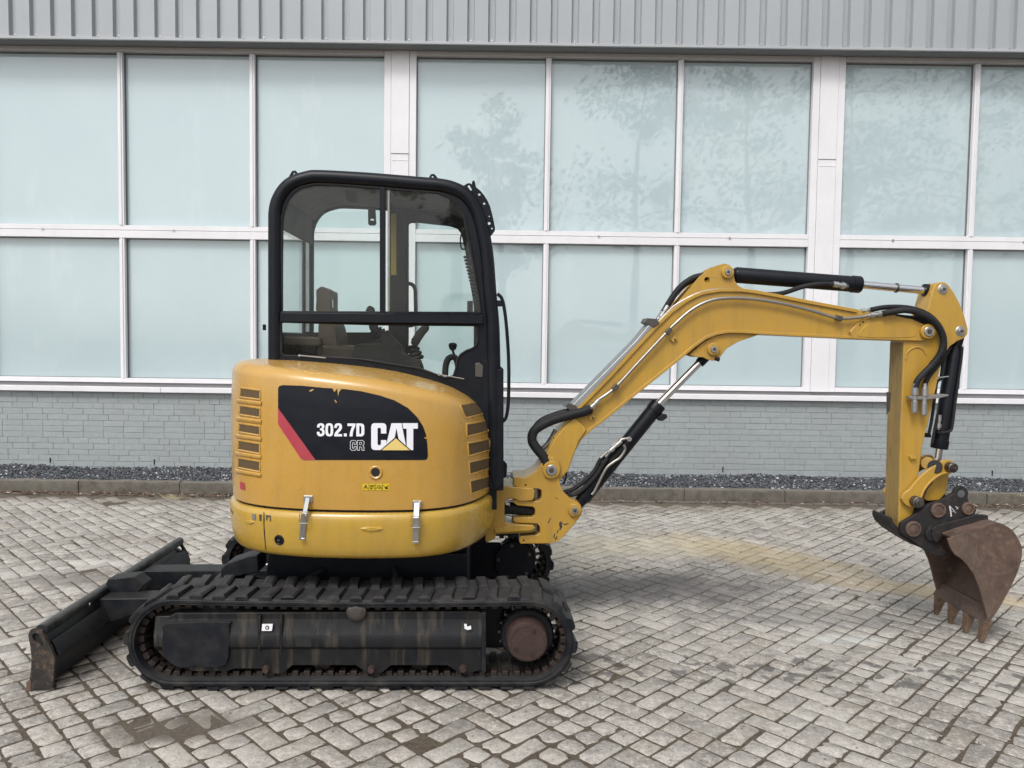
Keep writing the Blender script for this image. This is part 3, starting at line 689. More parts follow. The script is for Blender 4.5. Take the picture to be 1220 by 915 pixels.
for (x, y, h, r_, s_, l) in ((-0.6, -15, 11.5, 2.4, 1, 'slender tree mirrored in the pane right of the cab'), (5.2, -17, 14.5, 3.2, 2, 'broad tall tree mirrored in the panes above the boom'), (9.8, -15, 15.0, 3.4, 3, 'dense tall tree mirrored left of the right hand column'),
    (14.5, -16, 15.5, 4.0, 4, 'wide tree mirrored above the arm of the excavator'), (20, -18, 16, 4.5, 5, 'big tree mirrored at the right edge of the facade')): tree(x, y, h, r_, s_, l)
# ================================================================== EXCAVATOR
EX = thing('mini_excavator', 'yellow and black tracked mini excavator parked side on in front of the building', 'excavator', (MX, MY, 0), YAW)
YH, YS, YB = M['yellow_hood'], M['yellow_skirt'], M['yellow_boom']
BK, DB, ST = M['black_paint'], M['dirty_black'], M['streaked_black']
def px_off(name, pts, y0, y1, mat, parent, bevel=0.003, holes=(), seg=2, yref=None):
    yr = y0 if yref is None else yref
    mb = MB().prism(P2(pts, yr), y0, y1, [P2(h, yr) for h in holes]); return mb.build(name, mat, parent, bevel, seg=seg)
def zz(pts, ox, oy, k): return [(ox + a / k, oy + b / k) for a, b in pts]
def bolt(p, r, h, mat, parent, name='bolt', d=(0, -1, 0), n=6):
    mb = MB().lathe(p, d, [(-0.002, r * 1.25), (h * 0.25, r * 1.25), (h * 0.26, r), (h, r * 0.93), (h, 0.0)], n if n > 6 else 12); return mb.build(name, mat, parent)

# ------------------------------------------------------------------ rubber tracks
LUG = 0.017; TR = (P(420, 713, -0.775).z - LUG) / 2; TZ = TR + LUG
TXL = P(146.5, 770, -0.775).x + TR + LUG; TXR = P(688.5, 770, -0.775).x - TR - LUG

Ls = TXR - TXL; PERI = 2 * Ls + 2 * math.pi * TR
def path(s, r=TR):                       # distance along the belt -> (x, z, angle of outward normal)
    s %= PERI
    if s < Ls:
        sag = 0.010 * math.sin(math.pi * s / Ls); return (TXL + s, TZ + r - sag, math.pi / 2)
    s -= Ls
    if s < math.pi * TR: a = math.pi / 2 - s / TR; return (TXR + r * math.cos(a), TZ + r * math.sin(a), a)
    s -= math.pi * TR
    if s < Ls: return (TXR - s, TZ - r, -math.pi / 2)
    s -= Ls; a = -math.pi / 2 - s / TR
    return (TXL + r * math.cos(a), TZ + r * math.sin(a), a)
NP = 44; PITCH = PERI / NP
def lug_mesh(k):
    r_ = random.Random(k + 300); mb = MB(); W = 0.150; j = lambda: r_.uniform(-0.0048, 0.0048)
    sk = 0.014
    # block wider at the base; x along the belt, y across (0 = outer edge), z outward
    def q(ex, z, y0, y1): return [(-ex + j(), y0 + j(), z), (ex + j(), y0 + j(), z), (ex * 0.8 + sk + j(), y1, z), (-ex * 0.8 + sk + j(), y1, z)]
    mb.add(q(0.031, -0.004, 0.0, W) + q(0.026, LUG * 0.6, 0.001, W - 0.006) + q(0.016, LUG, 0.008, W - 0.018), [(0,1,5,4),(1,2,6,5),(2,3,7,6),(3,0,4,7),(4,5,9,8),(5,6,10,9),(6,7,11,10),(7,4,8,11),(8,9,10,11)])
    me = mb.mesh('tread_lug', 25); me.materials.append(M['rubber']); return me
lugs = [lug_mesh(i) for i in range(4)]
tooth_me = None
def build_track(side):                   # side -1: near the camera, +1: far side
    y_out, y_in = side * 0.775, side * 0.475; lo, hi = min(y_out, y_in), max(y_out, y_in)
    # belt with rounded edges and raised rims
    prof = [(lo, -0.030), (lo, -0.006), (lo + 0.006, 0.0), (hi - 0.006, 0.0), (hi, -0.006), (hi, -0.030), (hi - 0.03, -0.033), (lo + 0.03, -0.033)]
    N = 176; vs = []; fs = []; m = len(prof)
    for i in range(N):
        s = PERI * i / N
        for (y, d) in prof:
            x, z, a = path(s, TR + d); vs.append((x, y, z))
    for i in range(N):
        for k in range(m): fs.append((i*m+k, ((i+1) % N)*m+k, ((i+1) % N)*m+(k+1) % m, i*m+(k+1) % m))
    belt = MB().add(vs, fs).build('rubber_track', M['rubber'], EX, 0, 40)
    # raised band running round the belt's side wall
    vs = []; fs = []
    ye = y_out + side * 0.004
    for i in range(N):
        s = PERI * i / N
        for (y, d) in ((y_out, -0.022), (ye, -0.019), (ye, -0.011), (y_out, -0.008)):
            x, z, a = path(s, TR + d); vs.append((x, y, z))
    for i in range(N):
        for k in range(4): fs.append((i*4+k, ((i+1) % N)*4+k, ((i+1) % N)*4+(k+1) % 4, i*4+(k+1) % 4))
    MB().add(vs, fs).build('belt_rib', M['rubber'], belt, 0, 40)
    for i in range(NP):
        for h in (0, 1):
            s = (i + 0.5 * h) * PITCH; x, z, a = path(s); o = link('tread_lug', random.choice(lugs), None, belt)
            yb = lo if h == 0 else hi
            # local frame: x tangent, z outward
            n = Vector((math.cos(a), 0, math.sin(a))); tng = Vector((math.sin(a), 0, -math.cos(a)))
            yy = Vector((0, 1, 0)) if h == 0 else Vector((0, -1, 0))
            mm = Matrix((tng, yy, n)).transposed().to_4x4(); mm.translation = Vector((x, yb, z)); o.matrix_local = mm
    # inner steel drive lugs
    mb = MB(); K = 84; yc = side * 0.625
    for i in range(K):
        x, z, a = path(PERI * i / K, TR - 0.043)
        rot = Matrix.Rotation(-(a - math.pi / 2), 3, 'Y')
        for yo in (-0.088, 0.088):
            mb.box((x, yc + yo, z), (0.028, 0.046, 0.026), rot)
        x, z, a = path(PERI * (i + 0.5) / K, TR - 0.036); mb.box((x, yc, z), (0.018, 0.20, 0.010), Matrix.Rotation(-(a - math.pi / 2), 3, 'Y'))
    kind(mb.build('drive_lugs', M['rust_dark'], belt, 0.003), 'stuff')
    # rollers and idler
    def wheel(name, x, z, r, w, mat, parent, prof=None):
        y0 = yc - side * -w / 2
        pr = prof or [(0, r * 0.35), (0.004, r * 0.8), (0.004, r * 0.93), (0.016, r), (w - 0.016, r), (w - 0.004, r * 0.93), (w - 0.004, r * 0.8), (w, r * 0.35)]
        return MB().lathe((x, yc + side * w / 2, z), (0, -side, 0), pr, 36).build(name, mat, parent)
    idl = wheel('idler_wheel', TXL + 0.012, TZ, 0.138, 0.13, M['dark_steel'], EX)
    MB().lathe((TXL + 0.012, yc + side * 0.067, TZ), (0, -side, 0), [(0, 0.118), (0, 0.132), (0.01, 0.136), (0.01, 0.110)], 40).build('idler_rim', M['rust_dark'], idl)
    for px in (262, 320, 382, 444, 500, 552):
        wheel('track_roller', P(px, 790, -0.72).x, TR * 0 + LUG + 0.031 + 0.052, 0.044, 0.15, M['rust_dark'], EX)
    # the track frame
    yf = side * 0.750; yi = side * 0.535
    def fr(name, pts, ya, yb, mat, parent, bevel=0.004, holes=()):
        return MB().prism(P2(pts, -0.757), min(ya, yb), max(ya, yb), [P2(h, -0.757) for h in holes]).build(name, mat, parent, bevel)
    frame = fr('track_frame', [(196, 738), (208, 731), (570, 729), (577, 733), (577, 772), (196, 776), (190, 765), (190, 748)], yf, yi, ST, EX, 0.006)
    # upper sloping cover and the ridge along it
    mb = MB(); z0 = P(300, 733, -0.72).z; z1 = P(300, 753, -0.72).z; xa = P(188, 750, -0.72).x; xb = P(577, 750, -0.72).x
    pr = [(yf - side*0.03, z0 + 0.014), (yf - side*0.002, z0 + 0.004), (yf + side*0.013, z1 + 0.008), (yf + side*0.018, z1), (yf + side*0.016, z1 - 0.05), (yf - side * 0.006, z1 - 0.075), (yf - side*0.03, z1 - 0.075)]
    vs = [(xa, y, z) for y, z in pr] + [(xb, y, z) for y, z in pr]; n = len(pr)
    mb.add(vs, [(i, (i+1) % n, n+(i+1) % n, n+i) for i in range(n)] + [tuple(range(n)), tuple(range(2*n-1, n-1, -1))])
    mb.build('frame_cover', ST, frame, 0.004)
    fr('lower_guard', [(205, 774), (577, 771), (577, 798), (556, 803), (545, 801), (533, 793), (466, 793), (455, 802), (438, 803), (424, 793), (348, 793), (336, 803), (322, 803), (310, 797), (280, 797), (270, 800), (230, 800), (214, 795), (205, 788)], yf + side*0.004, yf - side*0.012, ST, frame, 0.002)
    fr('tensioner_housing', sm2([(196, 752), (200, 742), (270, 740), (274, 744), (274, 762), (270, 790), (248, 794), (236, 792), (214, 794), (198, 782), (194, 768)], 3), yf + side*0.020, yf, DB, frame, 0.004)
    fr('end_cap', [(574, 729), (579, 729), (579, 799), (574, 799)], yf + side*0.026, yi, DB, frame, 0.002)
    fr('slot', [(353, 759), (372, 759), (372, 769), (353, 769)], yf + side*0.0195, yf, M['dark'], frame, 0)
    for px in (308, 334):
        fr('frame_band', [(px, 733), (px + 3, 732), (px + 3, 772), (px, 774)], yf + side*0.0195, yf, ST, frame, 0.001)
    cpt = P(424, 729, -0.77); MB().lathe((cpt.x, yf + side*0.026, cpt.z), (0, -side, 0), [(0, 0.018), (0.002, 0.034), (0.010, 0.043), (0.14, 0.043), (0.14, 0.02)], 32).build('carrier_roller', M['dark_steel'], EX)
    fr('roller_bracket', [(414, 727), (434, 727), (440, 740), (408, 740)], yf - side*0.02, yf - side*0.04, DB, frame, 0.002)
    for (px, py) in ((320, 793), (444, 793), (552, 792)):
        p = P(px, py, -0.72); p.y = yf + side*0.004; bolt(p, 0.014, 0.022, M['hub'], frame, 'roller_bolt', (0, side, 0))
    # sprocket and final drive
    spr = bpy.data.objects; spx = TXR
    pts = []
    T = 19
    for i in range(T):
        for (da, rr) in ((0.0, 0.112), (0.28, 0.112), (0.40, 0.138), (0.60, 0.138), (0.72, 0.112)):
            a = 2 * math.pi * (i + da) / T; pts.append((spx + rr * math.cos(a), TZ + rr * math.sin(a)))
    sp = MB().prism(pts, yc - 0.02, yc + 0.02).build('drive_sprocket', M['dark_steel'], EX, 0.002)
    ysd = yc + side*0.022
    plate = MB().lathe((spx - 0.005, ysd, TZ), (0, side, 0), [(0, 0.122), (0.03, 0.122), (0.04, 0.115), (0.05, 0.0)], 44).build('drive_plate', DB, sp)
    hub = MB().lathe((spx - 0.008, yc + side*0.05, TZ + 0.005), (0, side, 0), [(0, 0.094), (0.06, 0.092), (0.095, 0.090), (0.103, 0.085), (0.103, 0.0)], 48).build('motor_hub', M['hub'], EX)
    MB().lathe((spx - 0.008, yc + side*0.152, TZ + 0.005), (0, side, 0), [(0, 0.080), (0.004, 0.078), (0.004, 0.073), (0.002, 0.072), (0.003, 0.0)], 44).build('hub_cover', M['hub'], hub)
    for (dx, dz) in ((0.028, 0.050), (-0.05, -0.03), (0.02, -0.055)): bolt(Vector((spx - 0.008 + dx, yc + side*0.155, TZ + 0.005 + dz)), 0.007, 0.006, M['rust_dark'], hub, 'plug', (0, side, 0))
    for i in range(12):
        a = 2 * math.pi * i / 12 + 0.2; bolt(Vector((spx - 0.005 + 0.113*math.cos(a), ysd + side*0.03, TZ + 0.113*math.sin(a))), 0.006, 0.006, M['dark_steel'], sp, 'sprocket_bolt', (0, side, 0))
    # inner motor guard (faces the machine's middle)
    MB().lathe((spx - 0.02, yi, TZ), (0, -side, 0), [(-0.02, 0.125), (0.02, 0.125), (0.028, 0.12), (0.028, 0)], 40).build('motor_guard', BK, sp)
    for i in range(5):
        a = i * 1.256 + 0.5; bolt(Vector((spx - 0.02 + 0.10*math.cos(a), yi - side*0.028, TZ + 0.10*math.sin(a))), 0.008, 0.005, M['dark_steel'], sp, 'guard_bolt', (0, -side, 0))
    MB().box(((spx - 0.02 + P(480, 700, 0.5).x)/2, yi + side*0.01, TZ + 0.0), (0.5, 0.03, 0.22)).build('inner_cover', BK, frame, 0.01)
    return belt
nt = build_track(-1); ft = build_track(1)
# sticker on the frame
lab = MB().prism(P2([(312.5, 743.5), (325.0, 743.5), (324, 751.5), (311.8, 751.5)], -0.771), -0.7725, -0.768).build('frame_sticker', M['decal_white'], nt)
for q in range(2): MB().prism(P2(circ(318.5, 747.6, 2.4 - 1.2*q, 12), -0.771), -0.7735 - 0.0006*q, -0.7722).build('sticker_print', M['dark'] if q == 0 else M['decal_white'], nt)
MB().prism(P2([(553, 743.5), (556, 743.5), (556.5, 747), (561, 745.5), (561.5, 749.5), (557, 750.5), (553.5, 749)], -0.771), -0.7725, -0.768).build('torn_sticker', M['decal_white'], nt)

# ------------------------------------------------------------------ undercarriage frame between the tracks
uc = MB().prism([(-0.50, 0.13), (0.44, 0.13), (0.48, 0.2), (0.48, 0.50), (-0.50, 0.50), (-0.54, 0.2)], -0.34, 0.34).build('undercarriage_frame', BK, EX, 0.012)
for s_ in (-1, 1):
    for xx in (-0.34, 0.22):
        MB().box((xx, s_ * 0.46, 0.235), (0.16, 0.24, 0.13), Matrix.Rotation(s_ * 0.15, 3, 'X')).build('axle_beam', DB, uc, 0.012)
MB().lathe((0, 0, 0.44), (0, 0, 1), [(0, 0.34), (0.03, 0.34), (0.032, 0.30), (0.10, 0.30), (0.10, 0.33), (0.13, 0.33)], 48).build('slew_ring', M['dark_steel'], EX)
MB().tube([(-0.2, -0.30, 0.42), (-0.28, -0.42, 0.40), (-0.36, -0.45, 0.34), (-0.5, -0.4, 0.30)], 0.012).build('hose', M['hose'], uc)
MB().tube([(0.1, -0.30, 0.43), (0.13, -0.42, 0.42), (0.10, -0.47, 0.37), (0.0, -0.45, 0.33)], 0.010).build('hose', M['hose'], uc)
# blade cylinder cover and cylinder
px_off('cylinder_guard', zz([(625, 190), (660, 160), (790, 115), (850, 105), (855, 215), (640, 255), (622, 235)], 140, 640, 5.083), -0.12, 0.03, M['dirty_black'], EX, 0.008, yref=-0.12)
bc = MB().cyl(P(335, 700, -0.05), P(280, 690, -0.05), 0.035).build('blade_cylinder', BK, EX, 0.004)
MB().cyl(P(332, 667, -0.09), P(318, 673, -0.09), 0.011).build('rod', M['chrome'], bc)
MB().cyl(P(285, 688, -0.05), P(205, 712, -0.05), 0.014).build('rod', M['chrome'], bc)

# ------------------------------------------------------------------ dozer blade
sec = [(36, 750.5), (41, 748.5), (50, 752), (53, 760), (60, 771), (65, 784), (64, 800), (63, 817), (59, 820), (50, 821), (33, 823), (35, 812), (37, 797), (37.5, 783), (36, 770), (33.5, 757)]
secl = P2(sec, -0.775)
blade = thing
YBL = 0.775
inner = [(39, 757), (47, 757), (52, 767), (60, 779), (60, 790), (58, 812), (50, 817), (40, 818), (42, 806), (43, 795), (43, 782), (41, 770)]
bl = MB().prism(P2([(36.5, 753), (42, 751.5), (50, 756), (57, 770), (62, 782), (61, 800), (59, 815), (50, 818.5), (36, 821), (39, 800), (39.5, 783), (38, 768)], -0.775), -YBL + 0.014, YBL - 0.12).build('dozer_blade', M['black_paint'], EX, 0.004)
MB().prism(P2([(38, 769), (57, 771), (62, 782), (61, 800), (59, 815), (50, 818.5), (36, 821), (39, 800), (39.5, 783)], -0.775), YBL - 0.12, YBL - 0.014).build('blade_corner', M['black_paint'], bl, 0.004)
hole = [(38.2, 757.5), (41, 754.5), (45, 755), (48, 759.5), (51.5, 766), (50.5, 769), (46.5, 767), (40.5, 763.5)]
for s_ in (-1, 1):
    y0, y1 = (-YBL, -YBL + 0.016) if s_ < 0 else (YBL - 0.016, YBL)
    e = MB().prism(secl, y0, y1, [P2(sm2(hole, 3), -0.775)]).build('end_plate', M['blade_end'] if s_ < 0 else M['dirty_black'], bl, 0)
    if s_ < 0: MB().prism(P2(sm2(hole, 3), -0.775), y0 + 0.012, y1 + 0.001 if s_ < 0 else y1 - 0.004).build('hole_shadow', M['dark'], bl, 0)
tp = P(46.5, 752.5, -0.775); tz = tp.z
MB().cyl((tp.x, -YBL + 0.018, tz), (tp.x, YBL - 0.002, tz), 0.026, n=24).build('top_tube', M['scuffed_black'], bl, 0.003)
lowp = P(66, 786, -0.775)
MB().prism(P2([(57, 766), (60, 768), (68.5, 785), (66, 787)], -0.775), -YBL + 0.03, YBL - 0.03).build('rear_stiffener', DB, bl, 0.002)
MB().prism(P2([(31.5, 812), (37, 811), (37, 823.5), (31, 824)], -0.775), -YBL - 0.002, YBL + 0.002).build('cutting_edge', M['rust'], bl, 0.002)
bolt(P(105.5, 720.5, -0.40), 0.008, 0.006, M['chrome'], bl, 'grease_nipple')
# push arms
arm_near = [(58, 775), (80, 748), (100, 722), (112, 713.5), (185, 712.5), (300, 712), (330, 735), (300, 748), (190, 727), (157, 733), (118, 748), (98, 759), (68, 800), (60, 795)]
for s_ in (-1, 1):
    y0 = -0.30 if s_ < 0 else 0.17
    pa = MB().prism(P2(arm_near, -0.30), y0, y0 + 0.13).build('push_arm', M['dirty_black'], EX, 0.008)
    MB().box((P(60, 780, -0.30).x + 0.05, y0 + 0.065, P(60, 780, -0.30).z - 0.01), (0.06, 0.22, 0.14)).build('arm_foot', DB, pa, 0.006)
px_off('cross_plate', [(120, 713), (128, 690), (160, 687), (172, 697), (160, 712)], -0.20, -0.10, DB, EX, 0.006, yref=-0.20)
MB().cyl(P(230, 720, -0.32), P(230, 720, -0.32) + Vector((0, 0.64, 0)), 0.03).build('arm_pivot', DB, EX, 0.005)

# ------------------------------------------------------------------ house: lower skirt (counterweight band)
plan = [(-0.70, 0.35), (-0.703, 0.15), (-0.70, -0.05), (-0.690, -0.24), (-0.660, -0.41), (-0.575, -0.565), (-0.44, -0.665), (-0.27, -0.722), (-0.08, -0.745), (0.12, -0.743), (0.28, -0.718), (0.41, -0.650), (0.50, -0.540), (0.560, -0.400), (0.598, -0.25), (0.62, -0.08), (0.625, 0.10)]
outl = [Vector((v.x, v.y)) for v in crom([Vector((a, b, 0)) for a, b in plan], 8)]
full_pl = outl + [Vector((p.x, -p.y)) for p in reversed(outl) if p.y < -0.12]
# closed loop for the skirt: near side + far side mirrored
near_half = outl
far_half = [Vector((p.x, -p.y)) for p in outl if p.y < -0.30]
loop = [p for p in near_half if p.y < 0.06] + far_half[::-1]
def normals(pts, closed):
    n = len(pts); out = []
    for i in range(n):
        a = pts[(i - 1) % n] if closed or i else pts[0]; b = pts[(i + 1) % n] if closed or i < n - 1 else pts[-1]
        d = (b - a); d.normalize(); out.append(Vector((-d.y, d.x)))       # inward for this winding
    return out
nl = normals(loop, True)
levels = [(0.08, 0.560), (0.034, 0.563), (0.022, 0.570), (0.012, 0.584), (0.004, 0.612), (-0.003, 0.65), (-0.008, 0.70), (-0.009, 0.745), (-0.004, 0.764), (0.006, 0.772), (0.03, 0.774), (0.10, 0.774)]
vs = []; fs = []; n = len(loop)
for (ins, z) in levels:
    for p, q in zip(loop, nl): r_ = p + q * ins; vs.append((r_.x, r_.y, z))
for a in range(len(levels) - 1):
    for i in range(n): fs.append((a*n+i, a*n+(i+1) % n, (a+1)*n+(i+1) % n, (a+1)*n+i))
fs += [tuple(range(n)), tuple(range((len(levels)-1)*n, len(levels)*n))[::-1]]
HT = lambda v: (v[0] * 0.993, v[1] * 0.993, v[2] + 0.010)
skm = MB().add([HT(v) for v in vs], fs); skirt = skm.build('skirt', YS, EX, 0, 50)
def bvh(mb): return BVHTree.FromPolygons([Vector(v) for v in mb.v], mb.f)
SKB = bvh(skm)
# dark recess between skirt and hood
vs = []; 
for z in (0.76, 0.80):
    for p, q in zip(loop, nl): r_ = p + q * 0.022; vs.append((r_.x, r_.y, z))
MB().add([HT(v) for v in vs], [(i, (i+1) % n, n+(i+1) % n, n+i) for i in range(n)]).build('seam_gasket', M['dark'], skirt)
MB().lathe((0, 0, 0.52), (0, 0, 1), [(0, 0.5), (0.04, 0.55), (0.05, 0.6)], 48).build('house_floor', BK, EX)

# ------------------------------------------------------------------ hood
HX = [(-0.75, 1.385), (-0.66, 1.425), (-0.578, 1.434), (-0.35, 1.430), (-0.083, 1.410), (0.10, 1.387), (0.246, 1.355), (0.36, 1.322), (0.44, 1.285), (0.50, 1.245), (0.545, 1.19), (0.578, 1.115), (0.598, 1.03), (0.611, 0.93), (0.622, 0.83), (0.64, 0.80)]
hxd = crom([Vector((a, b, 0)) for a, b in HX], 8); hxx = [v.x for v in hxd]; hxz = [v.y for v in hxd]
def Htop(x, y):
    z = float(np.interp(x, hxx, hxz)); e = max(0.0, (abs(y) - 0.33) / 0.41)
    return z - 0.035 * e ** 1.6
ol = [p for p in outl if p.y < 0.34]; nn = normals(ol, False); n = len(ol)
ring_s = [0, 0.006, 0.016, 0.03, 0.05, 0.075, 0.105, 0.14, 0.18, 0.24, 0.32, 0.42, 0.54, 0.68, 0.84, 1.0]
vs = []; fs = []; RFH = 0.062
tops = []
for p, q in zip(ol, nn):
    p = p + q * 0.006
    T = Vector((p.x * 0.72, max(p.y, -0.31)))
    if p.y > -0.31: T = Vector((p.x * 0.72, p.y))
    D = (T - p).length; col = []
    for s_ in ring_s:
        w = p.lerp(T, s_); d = s_ * D; drop = 0.0
        if d < RFH: drop = RFH * 0.8 * (1 - math.sqrt(max(0, 1 - ((RFH - d) / RFH) ** 2)))
        col.append((w.x, w.y, max(Htop(w.x, w.y) - drop, 0.80)))
    zt = col[0][2]; wall_z = [0.783, 0.786, 0.80] + [0.80 + (zt - 0.80) * k / 7 for k in range(1, 7)]
    c = [(p.x + q.x * (0.010 if k == 0 else (0.002 if k == 1 else 0)), p.y + q.y * (0.010 if k == 0 else (0.002 if k == 1 else 0)), z) for k, z in enumerate(wall_z)]
    # slight belly of the pressed panel
    c = [(x - q.x * 0.008 * math.sin(math.pi * min(1, max(0, (z - 0.8) / 0.6))), y - q.y * 0.008 * math.sin(math.pi * min(1, max(0, (z - 0.8) / 0.6))), z) for x, y, z in c]
    tops.append(c + col)
m = len(tops[0])
for c in tops: vs += c
for i in range(n - 1):
    for k in range(m - 1): fs.append((i*m+k, (i+1)*m+k, (i+1)*m+k+1, i*m+k+1))
hdm = MB().add([HT(v) for v in vs], fs); hood = hdm.build('hood', YH, EX, 0, 60)
HDB = bvh(hdm)
# cover over the far side of the engine bay
MB().box((-0.05, 0.50, 0.98), (1.1, 0.30, 0.42)).build('side_cover', YH, EX, 0.05, seg=4)
def cast(px, py, tree=None):
    d = (MI.to_3x3() @ ray(px, py)).normalized(); h = (tree or HDB).ray_cast(CAML, d)
    if h[0] is None: return None, None, None
    nrm = h[1];
    if nrm.dot(d) > 0: nrm = -nrm
    return h[0], nrm, d
def conform(name, poly, off, mat, parent, tree=None, holes=(), step=6.0, thick=0.0):
    """a thin sheet laid on the curved panel: the outline is cut into small faces that follow the surface"""
    loops = [poly] + list(holes); flat = [p for l in loops for p in l]
    bm = bmesh.new(); vv = [bm.verts.new((p[0], p[1], 0)) for p in flat]
    for t3 in tessellate_polygon([[Vector((p[0], p[1], 0)) for p in l] for l in loops]):
        try: bm.faces.new([vv[i] for i in t3])
        except ValueError: pass
    x0 = min(p[0] for p in flat); x1 = max(p[0] for p in flat); y0 = min(p[1] for p in flat); y1 = max(p[1] for p in flat)
    a = math.ceil(x0 / step) * step
    while a < x1: bmesh.ops.bisect_plane(bm, geom=bm.verts[:] + bm.edges[:] + bm.faces[:], plane_co=(a, 0, 0), plane_no=(1, 0, 0)); a += step
    a = math.ceil(y0 / step) * step
    while a < y1: bmesh.ops.bisect_plane(bm, geom=bm.verts[:] + bm.edges[:] + bm.faces[:], plane_co=(0, a, 0), plane_no=(0, 1, 0)); a += step
    bad = []
    for v in bm.verts:
        h, nr, d = cast(v.co.x, v.co.y, tree)
        if h is None: bad.append(v); continue
        v.co = h + nr * off
    if bad: bmesh.ops.delete(bm, geom=bad, context='VERTS')
    if thick:
        bmesh.ops.recalc_face_normals(bm, faces=bm.faces)
        ref = bm.faces[0].normal
        r_ = bmesh.ops.solidify(bm, geom=bm.faces[:], thickness=thick)
    me = bpy.data.meshes.new(name); bm.to_mesh(me); bm.free()
    me.polygons.foreach_set('use_smooth', [True] * len(me.polygons)); me.set_sharp_from_angle(angle=R(40))
    return link(name, me, mat, parent)

# decal with writing
dz = lambda pts: zz(pts, 320, 480, 6.1)
decal_out = [(331.5, 463), (333, 460), (337, 458.8), (360, 459.5), (385, 462), (410, 463.5), (430, 466), (452, 471), (470, 477), (486, 486), (497, 497), (504, 508), (507.5, 518), (509, 530), (509.7, 543), (508.5, 547), (505, 548), (440, 548), (376, 548), (352, 516), (331.5, 486)]
dec = conform('decal', decal_out, 0.0016, M['decal_black'], hood)
conform('decal_stripe', [(331.5, 486), (376, 548), (362, 548), (358.5, 546), (332.5, 507), (331.5, 504)], 0.0020, M['decal_red'], hood)
def gl(name, polys, mat=M['decal_white'], off=0.0026, par=hood):
    for pl in polys:
        if isinstance(pl, tuple): conform(name, dz(pl[0]), off, mat, par, holes=[dz(h) for h in pl[1]])
        else: conform(name, dz(pl), off, mat, par)
# C
gl('letter', [[(770,147),(832,147),(847,152),(855,165),(856,182),(856,222),(817,222),(817,190),(813,182),(804,180),(795,183),(792,192),(792,296),(796,305),(804,308),(813,304),(817,297),(817,270),(856,270),(856,300),(850,325),(838,342),(772,342),(757,338),(748,326),(746,308),(746,178),(749,160),(757,150)]])
# A
gl('letter', [([(893,147),(966,147),(1004,342),(957,342),(951,300),(912,300),(906,342),(846,342)], [[(929,182),(945,262),(915,262)]])])
# T
gl('letter', [[(972,147),(1084,147),(1084,187),(1051,187),(1051,342),(1003,342),(1003,187),(980,187)]])
conform('triangle_border', dz([(805,349),(925,245),(1042,349)]), 0.0032, M['decal_black'], hood)
conform('triangle', dz([(822,343),(925,257),(1025,343)]), 0.0038, M['decal_yellow'], hood)
# 302.7D
gl('numeral', [[(353,178),(353,168),(358,156),(368,149),(382,147),(396,150),(405,158),(407,170),(405,182),(398,190),(406,198),(409,212),(407,228),(399,238),(383,243),(367,241),(357,233),(352,220),(352,210),(371,210),(374,222),(381,226),(388,223),(391,213),(389,203),(384,199),(375,199),(375,184),(384,184),(388,178),(388,169),(385,164),(379,163),(374,167),(372,178)]])
def ring_o(x0, x1, y0, y1, w, k=0.42):
    rx = (x1-x0)/2; cx = (x0+x1)/2; cy = (y0+y1)/2; ry = (y1-y0)/2
    def se(rx, ry): return [(cx + rx*math.copysign(abs(math.cos(t))**0.75, math.cos(t)), cy + ry*math.copysign(abs(math.sin(t))**0.6, math.sin(t))) for t in [2*math.pi*i/24 for i in range(24)]]
    return (se(rx, ry), [se(rx - w, ry - w*0.85)])
gl('numeral', [ring_o(414, 471, 147, 243, 19)])
gl('numeral', [[(479,182),(479,170),(484,156),(494,149),(508,147),(522,149),(531,157),(535,169),(534,184),(528,197),(510,216),(503,226),(535,226),(535,243),(478,243),(478,230),(485,214),(506,190),(514,177),(514,168),(507,163),(499,167),(497,182)]])
gl('numeral', [[(548,222),(569,222),(569,243),(548,243)]])
gl('numeral', [[(574,149),(632,149),(632,166),(622,188),(614,214),(611,243),(589,243),(593,212),(601,186),(609,168),(574,168)]])
gl('letter', [([(638,149),(674,149),(688,153),(696,166),(697,196),(696,226),(688,239),(674,243),(638,243)], [[(660,166),(668,166),(674,172),(675,196),(674,220),(668,226),(660,226)]])])
# outlined CR
def strk(pts, w, closed=False):
    out = []
    for i in range(len(pts) - (0 if closed else 1)):
        a = Vector(pts[i]); b = Vector(pts[(i+1) % len(pts)]); d = (b-a).normalized(); q = Vector((-d.y, d.x)) * w/2; e = d * w/2
        out.append([tuple(a-e+q), tuple(b+e+q), tuple(b+e-q), tuple(a-e-q)])
    return out
grey = M['decal_white']
Cc = [(604,272),(630,272),(639,282),(639,300),(623,300),(622,288),(612,288),(610,294),(610,322),(613,329),(622,328),(623,316),(639,316),(638,334),(629,344),(604,344),(595,334),(595,282)]
Rr = [(646,272),(682,272),(694,281),(694,303),(685,310),(693,318),(695,344),(679,344),(677,322),(662,318),(662,344),(646,344)]
gl('letter_outline', strk(Cc, 3.0, True) + strk(Rr, 3.0, True) + strk([(661,286),(676,286),(678,300),(662,303)], 2.6, True), M['decal_white'], 0.0026)
# scrapes where the paint shows through the decal
for s_ in ([(368,466),(371,464),(374.6,463.5),(371,466.5)], [(396,462.2),(402,463),(398.5,467)], [(399,476),(401.5,479),(400.6,480),(398.6,477)], [(402,463),(407,463.6),(404,467),(403,472),(402.3,466.5)], [(505.5,520.5),(509,522),(508.8,523),(505.7,522.3)]):
    conform('scrape', s_, 0.0026, YH, hood)
